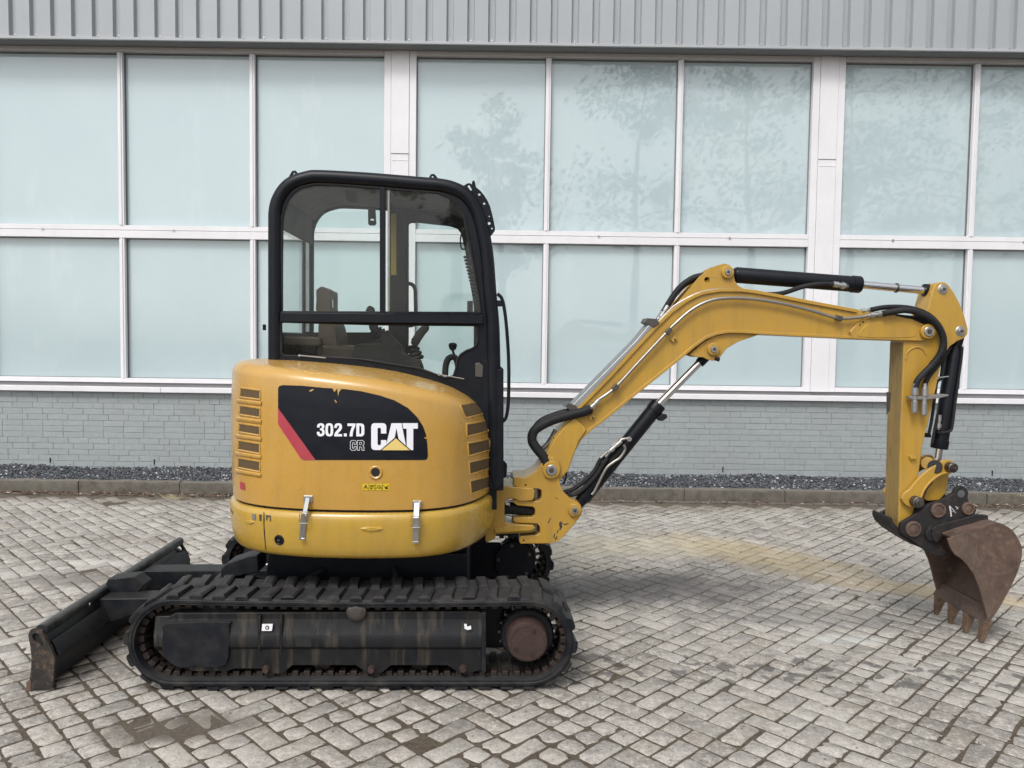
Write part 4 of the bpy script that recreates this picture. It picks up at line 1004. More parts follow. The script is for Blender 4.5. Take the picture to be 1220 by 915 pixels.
# yellow warning sticker with four small pictograms
conform('warning_sticker', dz([(680,586),(877,586),(877,634),(680,634)]), 0.0018, M['sticker_yellow'], hood)
dk = M['decal_black']
gl('pictogram', strk([(730,588),(730,632)], 3) + strk([(779,588),(779,632)], 3) + strk([(827,588),(827,632)], 3)
   + strk([(690,624),(706,597),(722,624)], 4) + [[(702,606),(710,606),(708,620),(704,620)]] + strk([(738,600),(772,600)], 4) + strk([(740,612),(757,604),(772,622)], 4) + [[(742,616),(752,614),(754,626),(742,626)]]
   + strk([(787,622),(795,602),(806,598),(816,606),(820,624)], 4) + [[(800,612),(812,612),(812,622),(800,622)]] + strk([(834,600),(848,616),(870,600)], 4) + [[(850,610),(868,614),(866,626),(848,624)]], dk, 0.0026)
conform('red_sticker', [(286, 573.5), (292, 575.5), (292.3, 584.2), (286.6, 582.5)], 0.0018, M['decal_red'], hood)
# round hole with its pressed rim
h, nr, d = cast(447.5, 562.8); 
MB().lathe(h, nr, [(-0.001, 0.030), (0.005, 0.029), (0.007, 0.026), (0.003, 0.0195), (-0.003, 0.019)], 32).build('hole_rim', YH, hood)
MB().lathe(h + nr*0.0012, nr, [(0, 0.0195), (0.0003, 0.0)], 24).build('hole_void', M['dark'], hood)
# louvres: shallow grilles, recess shade put into their dark colour, with rounded bars between
def louvre(cells, barw, xL, xR, frame_poly):
    for (a, b, c, d_) in cells:
        conform('grille', [a, b, c, d_], 0.0022, M['grille'], hood, step=3)
        # dark inner lip on the upper and left edges, pressed yellow rim outside
        pts = [a, b, c, d_]
        lip = []
        for i in range(4):
            p, q = Vector(pts[i]), Vector(pts[(i+1) % 4])
            for k in range(5):
                t_ = p.lerp(q, k/5); hh, nr_, _ = cast(t_.x, t_.y); lip.append(hh + nr_*0.001)
        MB().tube(lip, 0.0048, 6, smooth=False, closed=True).build('grille_rim', YH, hood)
def cellsL():
    out = []
    for (tl, tr, br, bl_) in (((88,170),(165,180),(164,216),(86,206)), ((86,238),(165,250),(164,287),(84,274)), ((84,308),(164,320),(164,356),(82,342)), ((80,374),(163,387),(163,427),(79,411)), ((79,442),(163,456),(163,497),(79,480))):
        out.append([(260 + x/3.267, 410 + y/3.267) for x, y in (tl, tr, br, bl_)])
    return out
def cellsR():
    out = []
    for (tl, tr, br, bl_) in (((940,237),(1022,226),(1042,270),(962,288)), ((965,312),(1045,298),(1049,340),(967,360)), ((970,386),(1053,369),(1056,412),(974,436)), ((975,460),(1057,440),(1058,483),(978,508)), ((979,533),(1061,511),(1062,555),(983,584))):
        out.append([(260 + x/3.267, 410 + y/3.267) for x, y in (tl, tr, br, bl_)])
    return out
CL, CR = cellsL(), cellsR(); louvre(CL, 0, 0, 0, None); louvre(CR, 0, 0, 0, None)
def bars(cells, ext):
    for i in range(len(cells)):
        a = cells[i]
        if i < len(cells) - 1:
            b = cells[i+1]; l = (Vector(a[3]) + Vector(b[0])) / 2; r_ = (Vector(a[2]) + Vector(b[1])) / 2
        else:
            l = Vector(a[3]) + Vector((0, 4.5)); r_ = Vector(a[2]) + Vector((0, 4.5))
        l = l + Vector((-ext, 0)); r_ = r_ + Vector((ext*0.6, 0))
        pts = []
        for k in range(7):
            p = l.lerp(r_, k/6); hh, nr_, _ = cast(p.x, p.y)
            if hh is not None: pts.append(hh - nr_*0.002)
        MB().tube(pts, [0.006]+[0.0125]*200, 10, smooth=True, ry=0.0095).build('louvre_bar', YH, hood)
bars(CL, 3.0)
# latches
def latch(px, top, bot, lean):
    k = hood
    def pt(x, y, off, tree=HDB):
        h, nr_, _ = cast(x, y, tree)
        return h + nr_*off
    w = 0.022
    up_ = pt(px + lean*1.0, top + 4, 0.004); 
    for (dx) in (0,):
        MB().box(up_, (0.042, 0.008, 0.030)).build('latch', M['steel'], EX, 0.003)
    base = bpy.data.objects[-1] if False else None
    a = up_ + Vector((0, -0.010, 0.006)); 
    low = cast(px - lean*1.2, bot, SKB)[0] + Vector((0, -0.014, 0)); mid = cast(px - lean*0.2, (top + bot)/2 - 2, SKB)[0] + Vector((0, -0.024, 0))
    L = [o for o in C.objects if o.name.startswith('latch') and o.parent == EX][-1]
    def strap(p, q, w_, t_, name, mat):
        d_ = (q - p); l_ = d_.length; rot = d_.to_track_quat('Z', 'Y').to_matrix(); MB().box((p+q)/2, (w_, t_, l_), rot).build(name, mat, L, 0.0015)
    strap(a, mid, 0.024, 0.004, 'strap', M['chrome']); strap(mid + Vector((0, -0.002, 0.012)), low, 0.026, 0.007, 'lever', M['steel'])
    loopp = [mid + Vector((-0.018, -0.006, 0.022)), mid + Vector((0.018, -0.006, 0.022)), mid + Vector((0.019, -0.006, -0.03)), mid + Vector((-0.019, -0.006, -0.03))]
    MB().tube(loopp, 0.0028, 6, smooth=False, closed=True).build('latch_loop', M['chrome'], L)
    bx_ = low + Vector((0, -0.002, 0.0)); MB().box(bx_, (0.026, 0.010, 0.008)).build('lever_tip', M['chrome'], L, 0.001)
latch(364.5, 590, 641, 3.2); latch(496.3, 596, 645, 0.6)
# skirt details: joint line, key lock, handle recess, drain
def on_skirt(px, py, off):
    h, nr_, _ = cast(px, py, SKB); return h + nr_*off, nr_
jl = []
for (a, b) in ((314.8, 605), (314.6, 612), (314.6, 625), (315.5, 640), (317, 655), (318, 661)):
    hh = cast(a, b, SKB)[0]
    if hh is not None: jl.append(hh)
MB().tube(jl, 0.0028, 6).build('panel_joint', M['dark'], skirt)
p, nr_ = on_skirt(332.8, 643.2, 0.0)
MB().lathe(p, nr_, [(-0.002, 0.024), (0.004, 0.023), (0.006, 0.019), (0.003, 0.0165), (0.002, 0.0)], 28).build('lock', BK, skirt)
MB().box(p + nr_*0.006, (0.012, 0.006, 0.006)).build('lock_slot', M['dark_steel'], skirt, 0.001)
for (q, nm) in (([(301, 612.5), (305, 612.5), (305, 619.5), (301, 618.5)], 'bolt_plate'),):
    conform(nm, q, 0.003, M['steel'], skirt, SKB)
conform('chip', [(309,613),(312,613),(311.5,621),(309.4,620)], 0.0015, M['dark_steel'], skirt, SKB)
conform('chip', [(316,613.5),(323,614.2),(323,621),(321.5,621),(321.5,616),(319,616),(318.6,620),(317.3,620),(317.3,616)], 0.0015, M['dark_steel'], skirt, SKB)
conform('chip', [(274.6,605),(277.6,610),(277.9,613),(275.8,610)], 0.0015, M['dark_steel'], skirt, SKB)
def relief(name, cx, cy, rx, ry, off):
    pts = []
    for a_, b_ in circ(cx, cy, rx, 20, ry):
        hh, nr_, _ = cast(a_, b_, SKB); pts.append(hh)
    c0, nr_, _ = cast(cx, cy, SKB); k = len(pts); mid = [c0.lerp(p_, 0.75) + nr_*off for p_ in pts]
    MB().add([p_ - nr_*0.001 for p_ in pts] + mid + [c0 + nr_*off], [(i, (i+1) % k, k+(i+1) % k, k+i) for i in range(k)] + [(k+i, k+(i+1) % k, 2*k) for i in range(k)]).build(name, YS, skirt, 0, 60)
relief('pressed_boss', 443, 630, 15, 2.6, 0.006); relief('pressed_boss', 298, 622, 6, 2.0, 0.005)
# ------------------------------------------------------------------ cab
CYN, CYF = -0.335, 0.415               # near and far side of the cab
cab = px_off('cab', [(322, 396), (322, 440), (590, 585), (600, 585), (600, 440), (590, 430), (575, 430), (575, 480), (420, 428), (336, 424), (336, 396)], CYN + 0.012, CYN + 0.03, BK, EX, 0.002, yref=CYN)
outer = [(317.6, 436), (317.6, 350), (317.6, 275), (318.5, 247), (325.6, 227), (340, 211), (362.5, 202.5), (382, 201), (440, 204.2), (499, 209), (527, 211.5), (543, 215.5), (556, 222), (566.5, 232), (574.5, 245), (580, 259.5), (584, 276), (588.5, 304), (592, 349), (595.5, 389), (597, 450), (597.5, 510), (597, 570)]
# round tube frame, near side (centre line lies half a tube inside the outline)
def inset(pts, d):
    out = []
    for i, p in enumerate(pts):
        a = Vector(pts[max(i-1, 0)]); b = Vector(pts[min(i+1, len(pts)-1)]); t_ = (b - a).normalized(); out.append((p[0] - t_.y * d, p[1] + t_.x * d))
    return out
cl = inset(outer, 8.5)
def frame_tube(yl, name):
    pts = [P(x, y, CYN) for x, y in cl]
    pts = [Vector((p.x, yl, p.z)) for p in pts]
    return MB().tube(pts, 0.034, 16, up=(0, 1, 0), ry=0.032).build(name, BK, cab, 0, 50)
frame_tube(CYN + 0.028, 'frame_tube')
frame_tube(CYF - 0.028, 'frame_tube')
# near side inner flange with the two window openings
inn = inset(outer, 12); 
up_hole = [(335.5, 372), (335.5, 300), (336, 258), (342.6, 238), (350, 229), (358, 223.5), (374, 219.8), (400, 220.3), (452, 224), (521.6, 230), (535, 235.5), (543, 243), (553, 258), (561.4, 298), (570, 349), (574, 373)]
lo_hole = [(334.3, 398), (334.3, 386), (336, 383.3), (450, 386.5), (566, 387.5), (568.8, 389), (569.4, 406), (567, 411.5), (563, 415), (556, 417.5), (549, 422), (545, 428), (543, 440), (540, 448), (530, 450), (500, 439), (430, 428), (380, 425), (340, 424), (334.3, 420)]
body = inn + [(590, 575), (560, 575), (480, 470), (330, 440)]
MB().prism(P2(inn[:-1] + [(588, 500), (560, 500), (500, 470), (420, 445), (330, 440)], CYN), CYN + 0.018, CYN + 0.030, [P2(up_hole, CYN), P2(lo_hole, CYN)]).build('side_panel', BK, cab, 0)
# rubber seal inside the big opening
MB().tube([P(x, y, CYN + 0.016) for x, y in up_hole], 0.007, 6, smooth=False, closed=True).build('window_seal', M['hose'], cab)
MB().tube([P(x, y, CYN + 0.016) for x, y in lo_hole], 0.006, 6, smooth=False, closed=True).build('window_seal', M['hose'], cab)
px_off('cross_rail', [(334, 372.5), (575, 374.5), (576, 386), (334, 383.5)], CYN - 0.006, CYN + 0.024, BK, cab, 0.003, yref=CYN)
px_off('window_post', [(452.2, 222), (458.6, 222.5), (458.6, 374), (452.2, 374)], CYN + 0.004, CYN + 0.034, BK, cab, 0.002, yref=CYN)
px_off('slider_rail', [(461.2, 224), (463.6, 224), (463.6, 374), (461.2, 374)], CYN + 0.016, CYN + 0.030, M['steel_tube'], cab, 0.001, yref=CYN)
mb = MB()
for i in range(9): mb.prism(P2(rrect(470 + i*11.5, 371.4, 480 + i*11.5, 374.6, 1.2, 2), CYN), CYN - 0.009, CYN + 0.01)
kind(mb.build('rail_stops', BK, cab), 'stuff')
def pane(name, pts, y, mat): return MB().prism(P2(pts, y), y, y + 0.004).build(name, mat, cab, 0)
pane('side_glass', [(336, 372), (336, 258), (343, 238), (358, 223), (374, 220), (452, 224), (452, 373)], CYN + 0.022, M['cab_glass'])
pane('sliding_glass', [(459, 373), (459, 225), (521.6, 230), (543, 243), (553, 258), (561.4, 298), (570, 349), (573, 373)], CYN + 0.014, M['cab_glass'])
pane('lower_glass', [(335, 384.5), (568, 388), (569, 406), (556, 417), (545, 428), (540, 447), (500, 440), (430, 429), (380, 425.5), (335, 424)], CYN + 0.022, M['cab_glass'])
# black lower corner plate of the side, down to the hood, with handle and bracket
px_off('corner_plate', [(541, 452), (543, 436), (547, 425), (556, 418), (563, 415), (568, 411), (570, 400), (590, 400), (592, 575), (570, 560)], CYN + 0.03, CYN + 0.045, BK, cab, 0.002, yref=CYN)
px_off('latch_box', [(566, 433), (571, 432), (576, 436), (575, 450), (566, 449)], CYN + 0.012, CYN + 0.03, M['dark_steel'], cab, 0.003, yref=CYN)
bolt(P(557, 428, CYN + 0.028), 0.008, 0.008, M['dark_steel'], cab)
px_off('front_skirt_plate', [(586, 440), (599, 440), (600, 575), (590, 585), (583, 560)], CYN + 0.0, CYN + 0.30, BK, cab, 0.004, yref=CYN)
px_off('lower_bracket', [(594, 545), (601, 551), (604.5, 555), (604, 570), (598, 573), (594, 570)], CYN + 0.05, CYN + 0.06, BK, cab, 0.002, yref=CYN)
# floor box and rear wall under the glass
def Z(py, y=CYN): return P(450, py, y).z
fl = MB().prism(P2([(322, 425), (400, 427), (470, 440), (540, 475), (592, 560), (592, 610), (322, 610)], CYN), CYN + 0.05, CYF - 0.02).build('floor_box', BK, cab, 0.004)
# roof: a rounded shell between the two frame loops, liner inside
ro = [(325.6, 227), (340, 211), (362.5, 202.5), (382, 201), (440, 204.2), (499, 209), (527, 212.5), (543, 217.3), (555, 224)]
def shell(pts, d0, d1, y0, y1, name, mat, par, ny=6, crown=0.0):
    a = [P(x, y, CYN) for x, y in inset(sm_line(pts), d0)]; b = [P(x, y, CYN) for x, y in inset(sm_line(pts), d1)]
    vs = []; fs = []; n = len(a)
    for L_ in (a, b):
        for k in range(ny + 1):
            y = y0 + (y1 - y0) * k / ny
            for p in L_: vs.append((p.x, y, p.z + crown * math.sin(math.pi * k / ny)))
    for l in (0, 1):
        o_ = l * n * (ny + 1)
        for k in range(ny):
            for i in range(n - 1): fs.append((o_+k*n+i, o_+k*n+i+1, o_+(k+1)*n+i+1, o_+(k+1)*n+i))
    o_ = n * (ny + 1)
    for k in range(ny):
        for i in (0, n - 1): fs.append((k*n+i, (k+1)*n+i, o_+(k+1)*n+i, o_+k*n+i))
    return MB().add(vs, fs).build(name, mat, par, 0, 50)
def sm_line(pts): return [(v.x, v.y) for v in crom([Vector((a, b, 0)) for a, b in pts], 4)]
shell(ro, 4, 8, CYN + 0.03, CYF - 0.03, 'roof', BK, cab, crown=0.012)
shell(ro[0:], 9, 14, CYN + 0.055, CYF - 0.055, 'roof_liner', M['roof_liner'], cab, crown=0.006)
# far side wall with door openings
fouter = [Vector((p.x, 0, p.z)) for p in [P(x, y, CYN) for x, y in inset(outer, 10)]]
def fp(pts): return P2(pts, CYF)
rear_up = sm_line([(370, 396), (370, 320), (370.5, 285), (374.5, 268), (385, 254), (402, 247.6), (430, 247.8), (464, 250.2)]) + [(464, 396)]
front_up = [(485.5, 400), (485.5, 268), (489, 264.4), (499, 264), (536, 268), (546, 271.5), (551, 278), (556, 300), (560, 325), (566, 365), (566, 440), (560, 470), (485.5, 455)]
fo = [(p.x, p.z) for p in fouter]
# keep the far wall inside the frame loop
MB().prism(fo[:-1] + [(fo[-1][0] - 0.1, 0.95), (fo[0][0] + 0.02, 0.95)], CYF - 0.032, CYF - 0.018, [fp(rear_up), fp(front_up)]).build('door_wall', M['interior'], cab, 0)
MB().tube([P(x, y, CYF - 0.035) for x, y in front_up], 0.008, 6, smooth=False, closed=True).build('door_seal', M['hose'], cab)
MB().prism(fp([(464.5, 240), (484.5, 240), (484.5, 470), (464.5, 470)]), CYF - 0.07, CYF - 0.034).build('door_post', M['interior'], cab, 0.004)
MB().prism(fp([(467.7, 257), (474, 257), (474, 329), (467.7, 329)]), CYF - 0.074, CYF - 0.070).build('warning_strip', M['sticker_strip'] if 'sticker_strip' in M else M['sticker_yellow'], cab, 0)
MB().prism(fp([(369, 255), (464, 250.5), (485, 262), (560, 270), (566, 365), (566, 440), (370, 396)]), CYF - 0.012, CYF - 0.008).build('door_glass', M['cab_glass_clear'], cab, 0)
MB().prism(fp([(355, 398), (470, 398), (470, 470), (355, 470)]), CYF - 0.016, CYF - 0.006).build('door_lower_skin', M['interior'], cab, 0.002)
# rear window and the ledge behind the seat
xr = P(326, 300, CYN).x
zr0, zr1 = P(330, 398, CYN).z, P(336, 250, CYN).z
MB().box((xr, (CYN+CYF)/2, (zr0+zr1)/2), (0.004, CYF-CYN-0.09, zr1-zr0)).build('rear_glass', M['cab_glass_rear'], cab, 0)
zh = P(336, 270, CYN).z
MB().box((xr + 0.02, (CYN+CYF)/2, zh + 0.10), (0.02, CYF-CYN-0.08, 0.20)).build('rear_header', M['roof_liner'], cab, 0.006)
MB().box((xr, (CYN+CYF)/2, zr0 - 0.09), (0.03, CYF-CYN-0.06, 0.20)).build('rear_panel', M['interior'], cab, 0.004)
MB().box((xr + 0.02, CYN + 0.62, (zr0+zr1)/2 + 0.02), (0.006, 0.06, zr1-zr0)).build('rear_seal', M['steel'], cab, 0.001)
MB().box((xr + 0.10, (CYN+CYF)/2 + 0.05, zr0 - 0.035), (0.20, CYF-CYN-0.16, 0.05)).build('rear_ledge', M['seat'], cab, 0.012)
# windscreen with slim frame, follows the leaning front
fr_ = [P(x, y, CYN) for x, y in inset(outer[12:], 5)]
vs = []; n = len(fr_)
for y in (CYN + 0.06, CYF - 0.06):
    for p in fr_: vs.append((p.x, y, p.z))
MB().add(vs, [(i, i+1, n+i+1, n+i) for i in range(n-1)]).build('windscreen', M['cab_glass_clear'], cab, 0, 60)
MB().tube([(fr_[0].x, CYN + 0.04, fr_[0].z), (fr_[0].x, CYF - 0.04, fr_[0].z)], 0.022, 10, smooth=False).build('header_bar', BK, cab)
# hose-like wiper lead hanging inside the front post
MB().tube([P(a, b, CYN + 0.10) for a, b in ((557, 268), (551, 276), (548.5, 286), (550, 296), (556, 297))], 0.004, 6).build('wiper_lead', M['hose'], cab)
mb = MB(); 
for i in range(14):
    x = 556 + i * 0.95; y = 306 + i * 4.0; mb.lathe(P(x, y, CYN + 0.12), (0.12, 0, -1), [(-0.006, 0.014), (0, 0.018), (0.006, 0.014)], 10)
kind(mb.build('corrugated_lead', M['hose'], cab), 'stuff')
MB().box(P(560, 366, CYN + 0.05), (0.028, 0.02, 0.062)).build('front_clip', M['interior'], cab, 0.004)
# roof lugs and lamp bracket at the front
def lug(px, py): 
    pts = [(px-9, py+8), (px-5, py+1), (px-2.5, py-3), (px+1.5, py-3.5), (px+4.5, py), (px+9, py+6), (px+10, py+9), (px-9, py+10)]
    px_off('lifting_lug', pts, CYN + 0.075, CYN + 0.09, BK, cab, 0, holes=[circ(px - 0.5, py, 1.3, 8)], yref=CYN)
lug(346, 202.5); lug(514.5, 206.5)
brk = zz([(268, 262), (300, 240), (325, 233), (350, 245), (352, 222), (362, 208), (378, 212), (384, 235), (392, 275), (430, 305), (470, 350), (505, 405), (530, 460), (550, 530), (568, 610), (582, 680), (580, 705), (535, 765), (490, 755), (470, 640), (420, 470), (365, 365), (310, 300)], 520, 190, 8.318)
hl = [circ(520 + a/8.318, 190 + b/8.318, r, 8) for a, b, r in ((424, 347, 1.5), (473, 437, 1.5), (521, 633, 1.9), (523, 563, 0.9), (550, 684, 1.1))] + [zz([(462, 580), (474, 577), (490, 655), (480, 660)], 520, 190, 8.318), zz([(378, 362), (386, 360), (422, 425), (418, 432)], 520, 190, 8.318), zz([(304, 262), (326, 252), (352, 300), (340, 310)], 520, 190, 8.318)]
px_off('lamp_bracket', brk, CYN + 0.02, CYN + 0.028, BK, cab, 0, holes=hl, yref=CYN + 0.02)

px_off('ceiling_lamp', zz([(388, 112), (432, 118), (434, 165), (395, 168)], 300, 190, 3.519), -0.08, 0.02, M['interior'], cab, 0.006, yref=-0.08)
px_off('hanging_clip', zz([(487, 205), (518, 205), (522, 270), (515, 277), (492, 276), (487, 268)], 300, 190, 3.519), 0.24, 0.25, M['interior'], cab, 0.003, holes=[zz([(497, 248), (512, 248), (512, 256), (497, 256)], 300, 190, 3.519)], yref=0.24)
px_off('coat_hook', zz([(150, 225), (165, 222), (182, 235), (180, 250), (152, 248)], 300, 190, 3.519), 0.2, 0.22, M['interior'], cab, 0.003, yref=0.2)
# mirror / grab rail at the front post
MB().tube([P(a, b, CYN + 0.02) for a, b in ((592.5, 350), (597.5, 355), (600.5, 366), (603.5, 390), (606, 430), (606, 470), (604.5, 490), (602, 499), (598, 503))], 0.0085, 8).build('grab_rail', BK, cab)
MB().box(P(594.5, 361.5, CYN + 0.02), (0.03, 0.012, 0.03)).build('rail_clamp', BK, cab, 0.003)
MB().tube([P(a, b, CYF - 0.07) for a, b in ((484.5, 338), (490, 338.5), (494, 343), (495, 352), (495, 382), (491, 387.5), (484.5, 388))], 0.011, 8).build('door_handle', BK, cab)
MB().box(P(315, 390, CYN + 0.1), (0.014, 0.02, 0.03)).build('rear_stop', BK, cab, 0.004)
for (a, b) in (((357, 423.5), (388, 426.5)), ((523, 446), (553, 451.5))):
    g = MB().cyl(P(*a, CYN - 0.006), P(*b, CYN - 0.006), 0.0028, n=6).build('sill_clip', M['steel'], cab); MB().lathe(P(*a, CYN - 0.006), (0, -1, 0), [(-0.006, 0.006), (0.006, 0.006)], 8).build('clip_end', M['chrome'], g)

# seat, levers and consoles inside
sy = 0.02
ck = lambda pts: zz(pts, 300, 340, 7.625)
_hs = lambda pts: [(377 + (a - 377) * 0.62, b) for a, b in pts]
head = sm2(_hs(ck([(583, 50), (600, 35), (650, 12), (690, 14), (730, 30), (775, 42), (790, 65), (790, 180), (780, 240), (590, 236), (585, 140)])), 4)
seat = px_off('seat', sm2(_hs(ck([(640, 300), (780, 320), (830, 360), (860, 430), (880, 520), (890, 640), (590, 640), (585, 560), (600, 470), (600, 370)])), 3), sy - 0.19, sy + 0.12, M['seat'], EX, 0.03, yref=sy - 0.21, seg=4)
px_off('headrest', head, sy - 0.14, sy + 0.06, M['seat'], seat, 0.02, yref=sy - 0.14, seg=4)
px_off('seat_cushion', [(382, 410), (440, 414), (446, 424), (440, 450), (380, 450)], sy - 0.22, sy + 0.22, M['seat'], seat, 0.02, yref=sy - 0.22, seg=3)
px_off('belt_tongue', ck([(730, 130), (742, 130), (745, 205), (733, 208)]), sy - 0.150, sy - 0.143, M['steel'], seat, 0.002, yref=sy - 0.143)
px_off('belt_buckle', ck([(930, 582), (955, 580), (965, 597), (945, 605)]), -0.25, -0.23, M['steel'], seat, 0.003, yref=-0.25)
jk = lambda pts: zz(pts, 430, 350, 7.176)
def console(y0, y1, dx, name, parent):
    sh = lambda pts: [(a + dx, b) for a, b in jk(pts)]
    c = px_off(name, sh([(-50, 430), (170, 425), (190, 350), (240, 345), (330, 440), (350, 500), (500, 570), (525, 640), (525, 720), (-120, 640)]), y0, y1, M['interior'], EX, 0.008, yref=CYN + 0.06)
    return c
con = console(CYN + 0.06, CYN + 0.18, 0, 'right_console', None)
con2 = px_off('left_console', jk([(60, 470), (100, 420), (200, 340), (240, 350), (330, 440), (350, 520), (350, 620), (60, 600)]), 0.20, 0.32, M['interior'], EX, 0.01, yref=0.20)
def gaiter(pa, pb, y, r0, r1, n, par):
    a, b = P(*pa, y), P(*pb, y); d = b - a; L = d.length; pr = []
    for i in range(n):
        t_ = i / n; rr = r0 + (r1 - r0) * t_; pr += [(L * t_, rr * 0.8), (L * (t_ + 0.45 / n), rr), (L * (t_ + 0.8 / n), rr * 0.95)]
    return MB().lathe(a, d, pr, 18).build('gaiter', M['hose'], par)
# right joystick
gaiter(jk([(480, 570)])[0], jk([(435, 430)])[0], CYN + 0.12, 0.040, 0.026, 4, con)
MB().tube([P(x, y, CYN + 0.12) for x, y in jk([(440, 435), (470, 400), (505, 345), (545, 300), (580, 275)])], [0.013, 0.014, 0.016, 0.019, 0.022, 0.023, 0.023, 0.022, 0.022, 0.022, 0.022, 0.023, 0.023, 0.022, 0.022, 0.021, 0.021, 0.021, 0.021, 0.020, 0.019, 0.017, 0.015, 0.010, 0.006], 14).build('joystick', M['hose'], con)
# left joystick, further away
gaiter(jk([(230, 400)])[0], jk([(100, 300)])[0], 0.26, 0.052, 0.028, 5, con2)
MB().tube([P(x, y, 0.26) for x, y in jk([(110, 320), (95, 270), (88, 200), (80, 140), (70, 105)])], [0.013, 0.015, 0.018, 0.018, 0.018, 0.018, 0.018, 0.02, 0.022, 0.022, 0.022, 0.022, 0.022, 0.022, 0.023, 0.024, 0.025, 0.026, 0.026, 0.025, 0.022, 0.02, 0.016, 0.012, 0.008], 12).build('joystick', M['hose'], con2)
px_off('armrest', jk([(-60, 440), (0, 425), (90, 420), (170, 428), (186, 445), (150, 480), (120, 500), (0, 480), (-60, 475)]), -0.27, -0.20, M['hose'], con, 0.008, yref=-0.27, seg=3)
# travel lever and dozer lever at the front
fl2 = px_off('front_console', jk([(825, 560), (835, 530), (870, 495), (930, 470), (1000, 440), (1020, 430), (1060, 430), (1060, 760), (840, 740)]), 0.0, 0.30, M['interior'], EX, 0.01, yref=CYN + 0.1)
MB().tube([P(x, y, -0.22) for x, y in jk([(720, 700), (725, 620), (745, 560), (785, 540), (815, 560), (830, 620), (845, 700)])], 0.016, 10).build('travel_lever', M['interior'], fl2)
MB().tube([P(x, y, -0.20) for x, y in jk([(800, 545), (795, 520), (785, 480)])], 0.006, 8).build('lever_rod', M['interior'], fl2)
MB().lathe(P(*jk([(785, 485)])[0], -0.20), (0, 0, 1), [(0, 0.008), (0.008, 0.017), (0.026, 0.022), (0.036, 0.018), (0.040, 0.006)], 16).build('lever_knob', M['hose'], fl2)
mb = MB()
for (pa, pb) in (((268, 470), (330, 540)), ((300, 590), (330, 540)), ((330, 520), (420, 590))): mb.cyl(P(*ck([pa])[0], -0.1), P(*ck([pb])[0], -0.1), 0.008, n=8)
kind(mb.build('seat_linkage', M['dark_steel'], seat), 'stuff')
px_off('seat_box', ck([(435, 510), (580, 515), (575, 620), (435, 600)]), -0.15, 0.1, M['interior'], seat, 0.006, yref=-0.15)
# ------------------------------------------------------------------ swing frame on the house and swing post
q6 = lambda pts: zz(pts, 580, 470, 4.36)
sw = px_off('swing_mount', q6([(-10, 540), (48, 500), (48, 480), (60, 474), (240, 488), (250, 500), (246, 540), (235, 552), (170, 556), (150, 545), (110, 540), (92, 552), (92, 665), (110, 672), (150, 672), (170, 676), (240, 680), (252, 690), (250, 705), (235, 718), (48, 728), (44, 750), (0, 770), (-10, 760)]), -0.13, 0.13, YB, EX, 0.006, yref=-0.13)
px_off('mount_rib', q6([(38, 700), (150, 675), (238, 680), (250, 696), (232, 708), (120, 716), (40, 722)]), -0.145, -0.128, YB, sw, 0.005, yref=-0.145)
MB().cyl(P(638, 582, 0.0), P(638, 640, 0.0), 0.033).build('swing_pin', M['steel'], sw)
MB().tube([P(a, b, -0.05) for a, b in q6([(60, 600), (110, 590), (180, 595), (250, 606)])], 0.032, 12).build('swing_cylinder', M['hose'], sw)
px_off('swing_hose_clamp', q6([(96, 560), (120, 566), (120, 580), (96, 574)]), -0.10, -0.08, M['chrome'], sw, 0.002, yref=-0.10)
px_off('swing_hose_clamp', q6([(96, 630), (130, 636), (130, 652), (96, 646)]), -0.10, -0.08, M['chrome'], sw, 0.002, yref=-0.10)
PY = 0.115
post_pts = q6([(136, 432), (165, 428), (190, 432), (225, 420), (262, 392), (283, 360), (290, 335), (318, 322), (350, 326), (374, 345), (382, 372), (380, 400), (376, 430), (380, 465), (395, 505), (430, 540), (470, 558), (488, 575), (496, 600), (492, 625), (475, 650), (440, 692), (400, 738), (365, 765), (335, 775), (175, 777), (168, 765), (168, 742), (176, 735), (262, 730), (276, 720), (276, 690), (262, 672), (150, 668), (135, 655), (140, 640), (236, 638), (250, 625), (250, 595), (238, 584), (160, 578), (136, 562), (136, 545), (150, 546), (240, 555), (275, 552), (284, 540), (284, 500), (270, 490), (175, 486), (140, 475)])
post = px_off('swing_post', post_pts, -PY, PY, YB, EX, 0.005, yref=-PY)
for (a, b) in ((202, 470), (192, 757)): MB().lathe(P(*q6([(a, b)])[0], -PY), (0, -1, 0), [(0, 0.0055), (0.001, 0.0)], 12).build('bolt_hole', M['dark'], post)
def boss(pt, y, r, parent, mat=YB, pin=M['steel'], hgt=0.02, rp=0.55, name='pin_boss'):
    p = P(*pt, y); b = MB().lathe(p, (0, -1, 0), [(-0.01, r), (hgt - 0.004, r), (hgt, r - 0.004), (hgt, r * rp)], 32).build(name, mat, parent)
    MB().lathe(p, (0, -1, 0), [(hgt - 0.012, r * rp), (hgt + 0.006, r * rp), (hgt + 0.009, r * rp * 0.88), (hgt + 0.009, 0.0)], 24).build('pin_head' , pin, parent)
    bolt(p + Vector((0, -hgt - 0.008, 0)), r * rp * 0.4, 0.008, M['dark_steel'], parent, 'pin_bolt'); return b
boss(q6([(455, 598)])[0], -PY, 0.034, post)
# scuffed paint low on the post
for s_ in ([(345, 742), (352, 720), (356, 724), (350, 748)], [(362, 715), (372, 700), (374, 704), (366, 722)], [(376, 700), (390, 660), (394, 664), (384, 706)], [(398, 672), (425, 668), (424, 672), (402, 678)], [(355, 535), (368, 538), (362, 543)], [(316, 665), (330, 640), (333, 642), (320, 668)], [(374, 668), (384, 656), (392, 690), (378, 690)], [(352, 752), (364, 735), (368, 740), (356, 758)]):
    px_off('scuff', q6(s_), -PY - 0.0012, -PY + 0.001, M['dark_steel'], post, 0, yref=-PY)

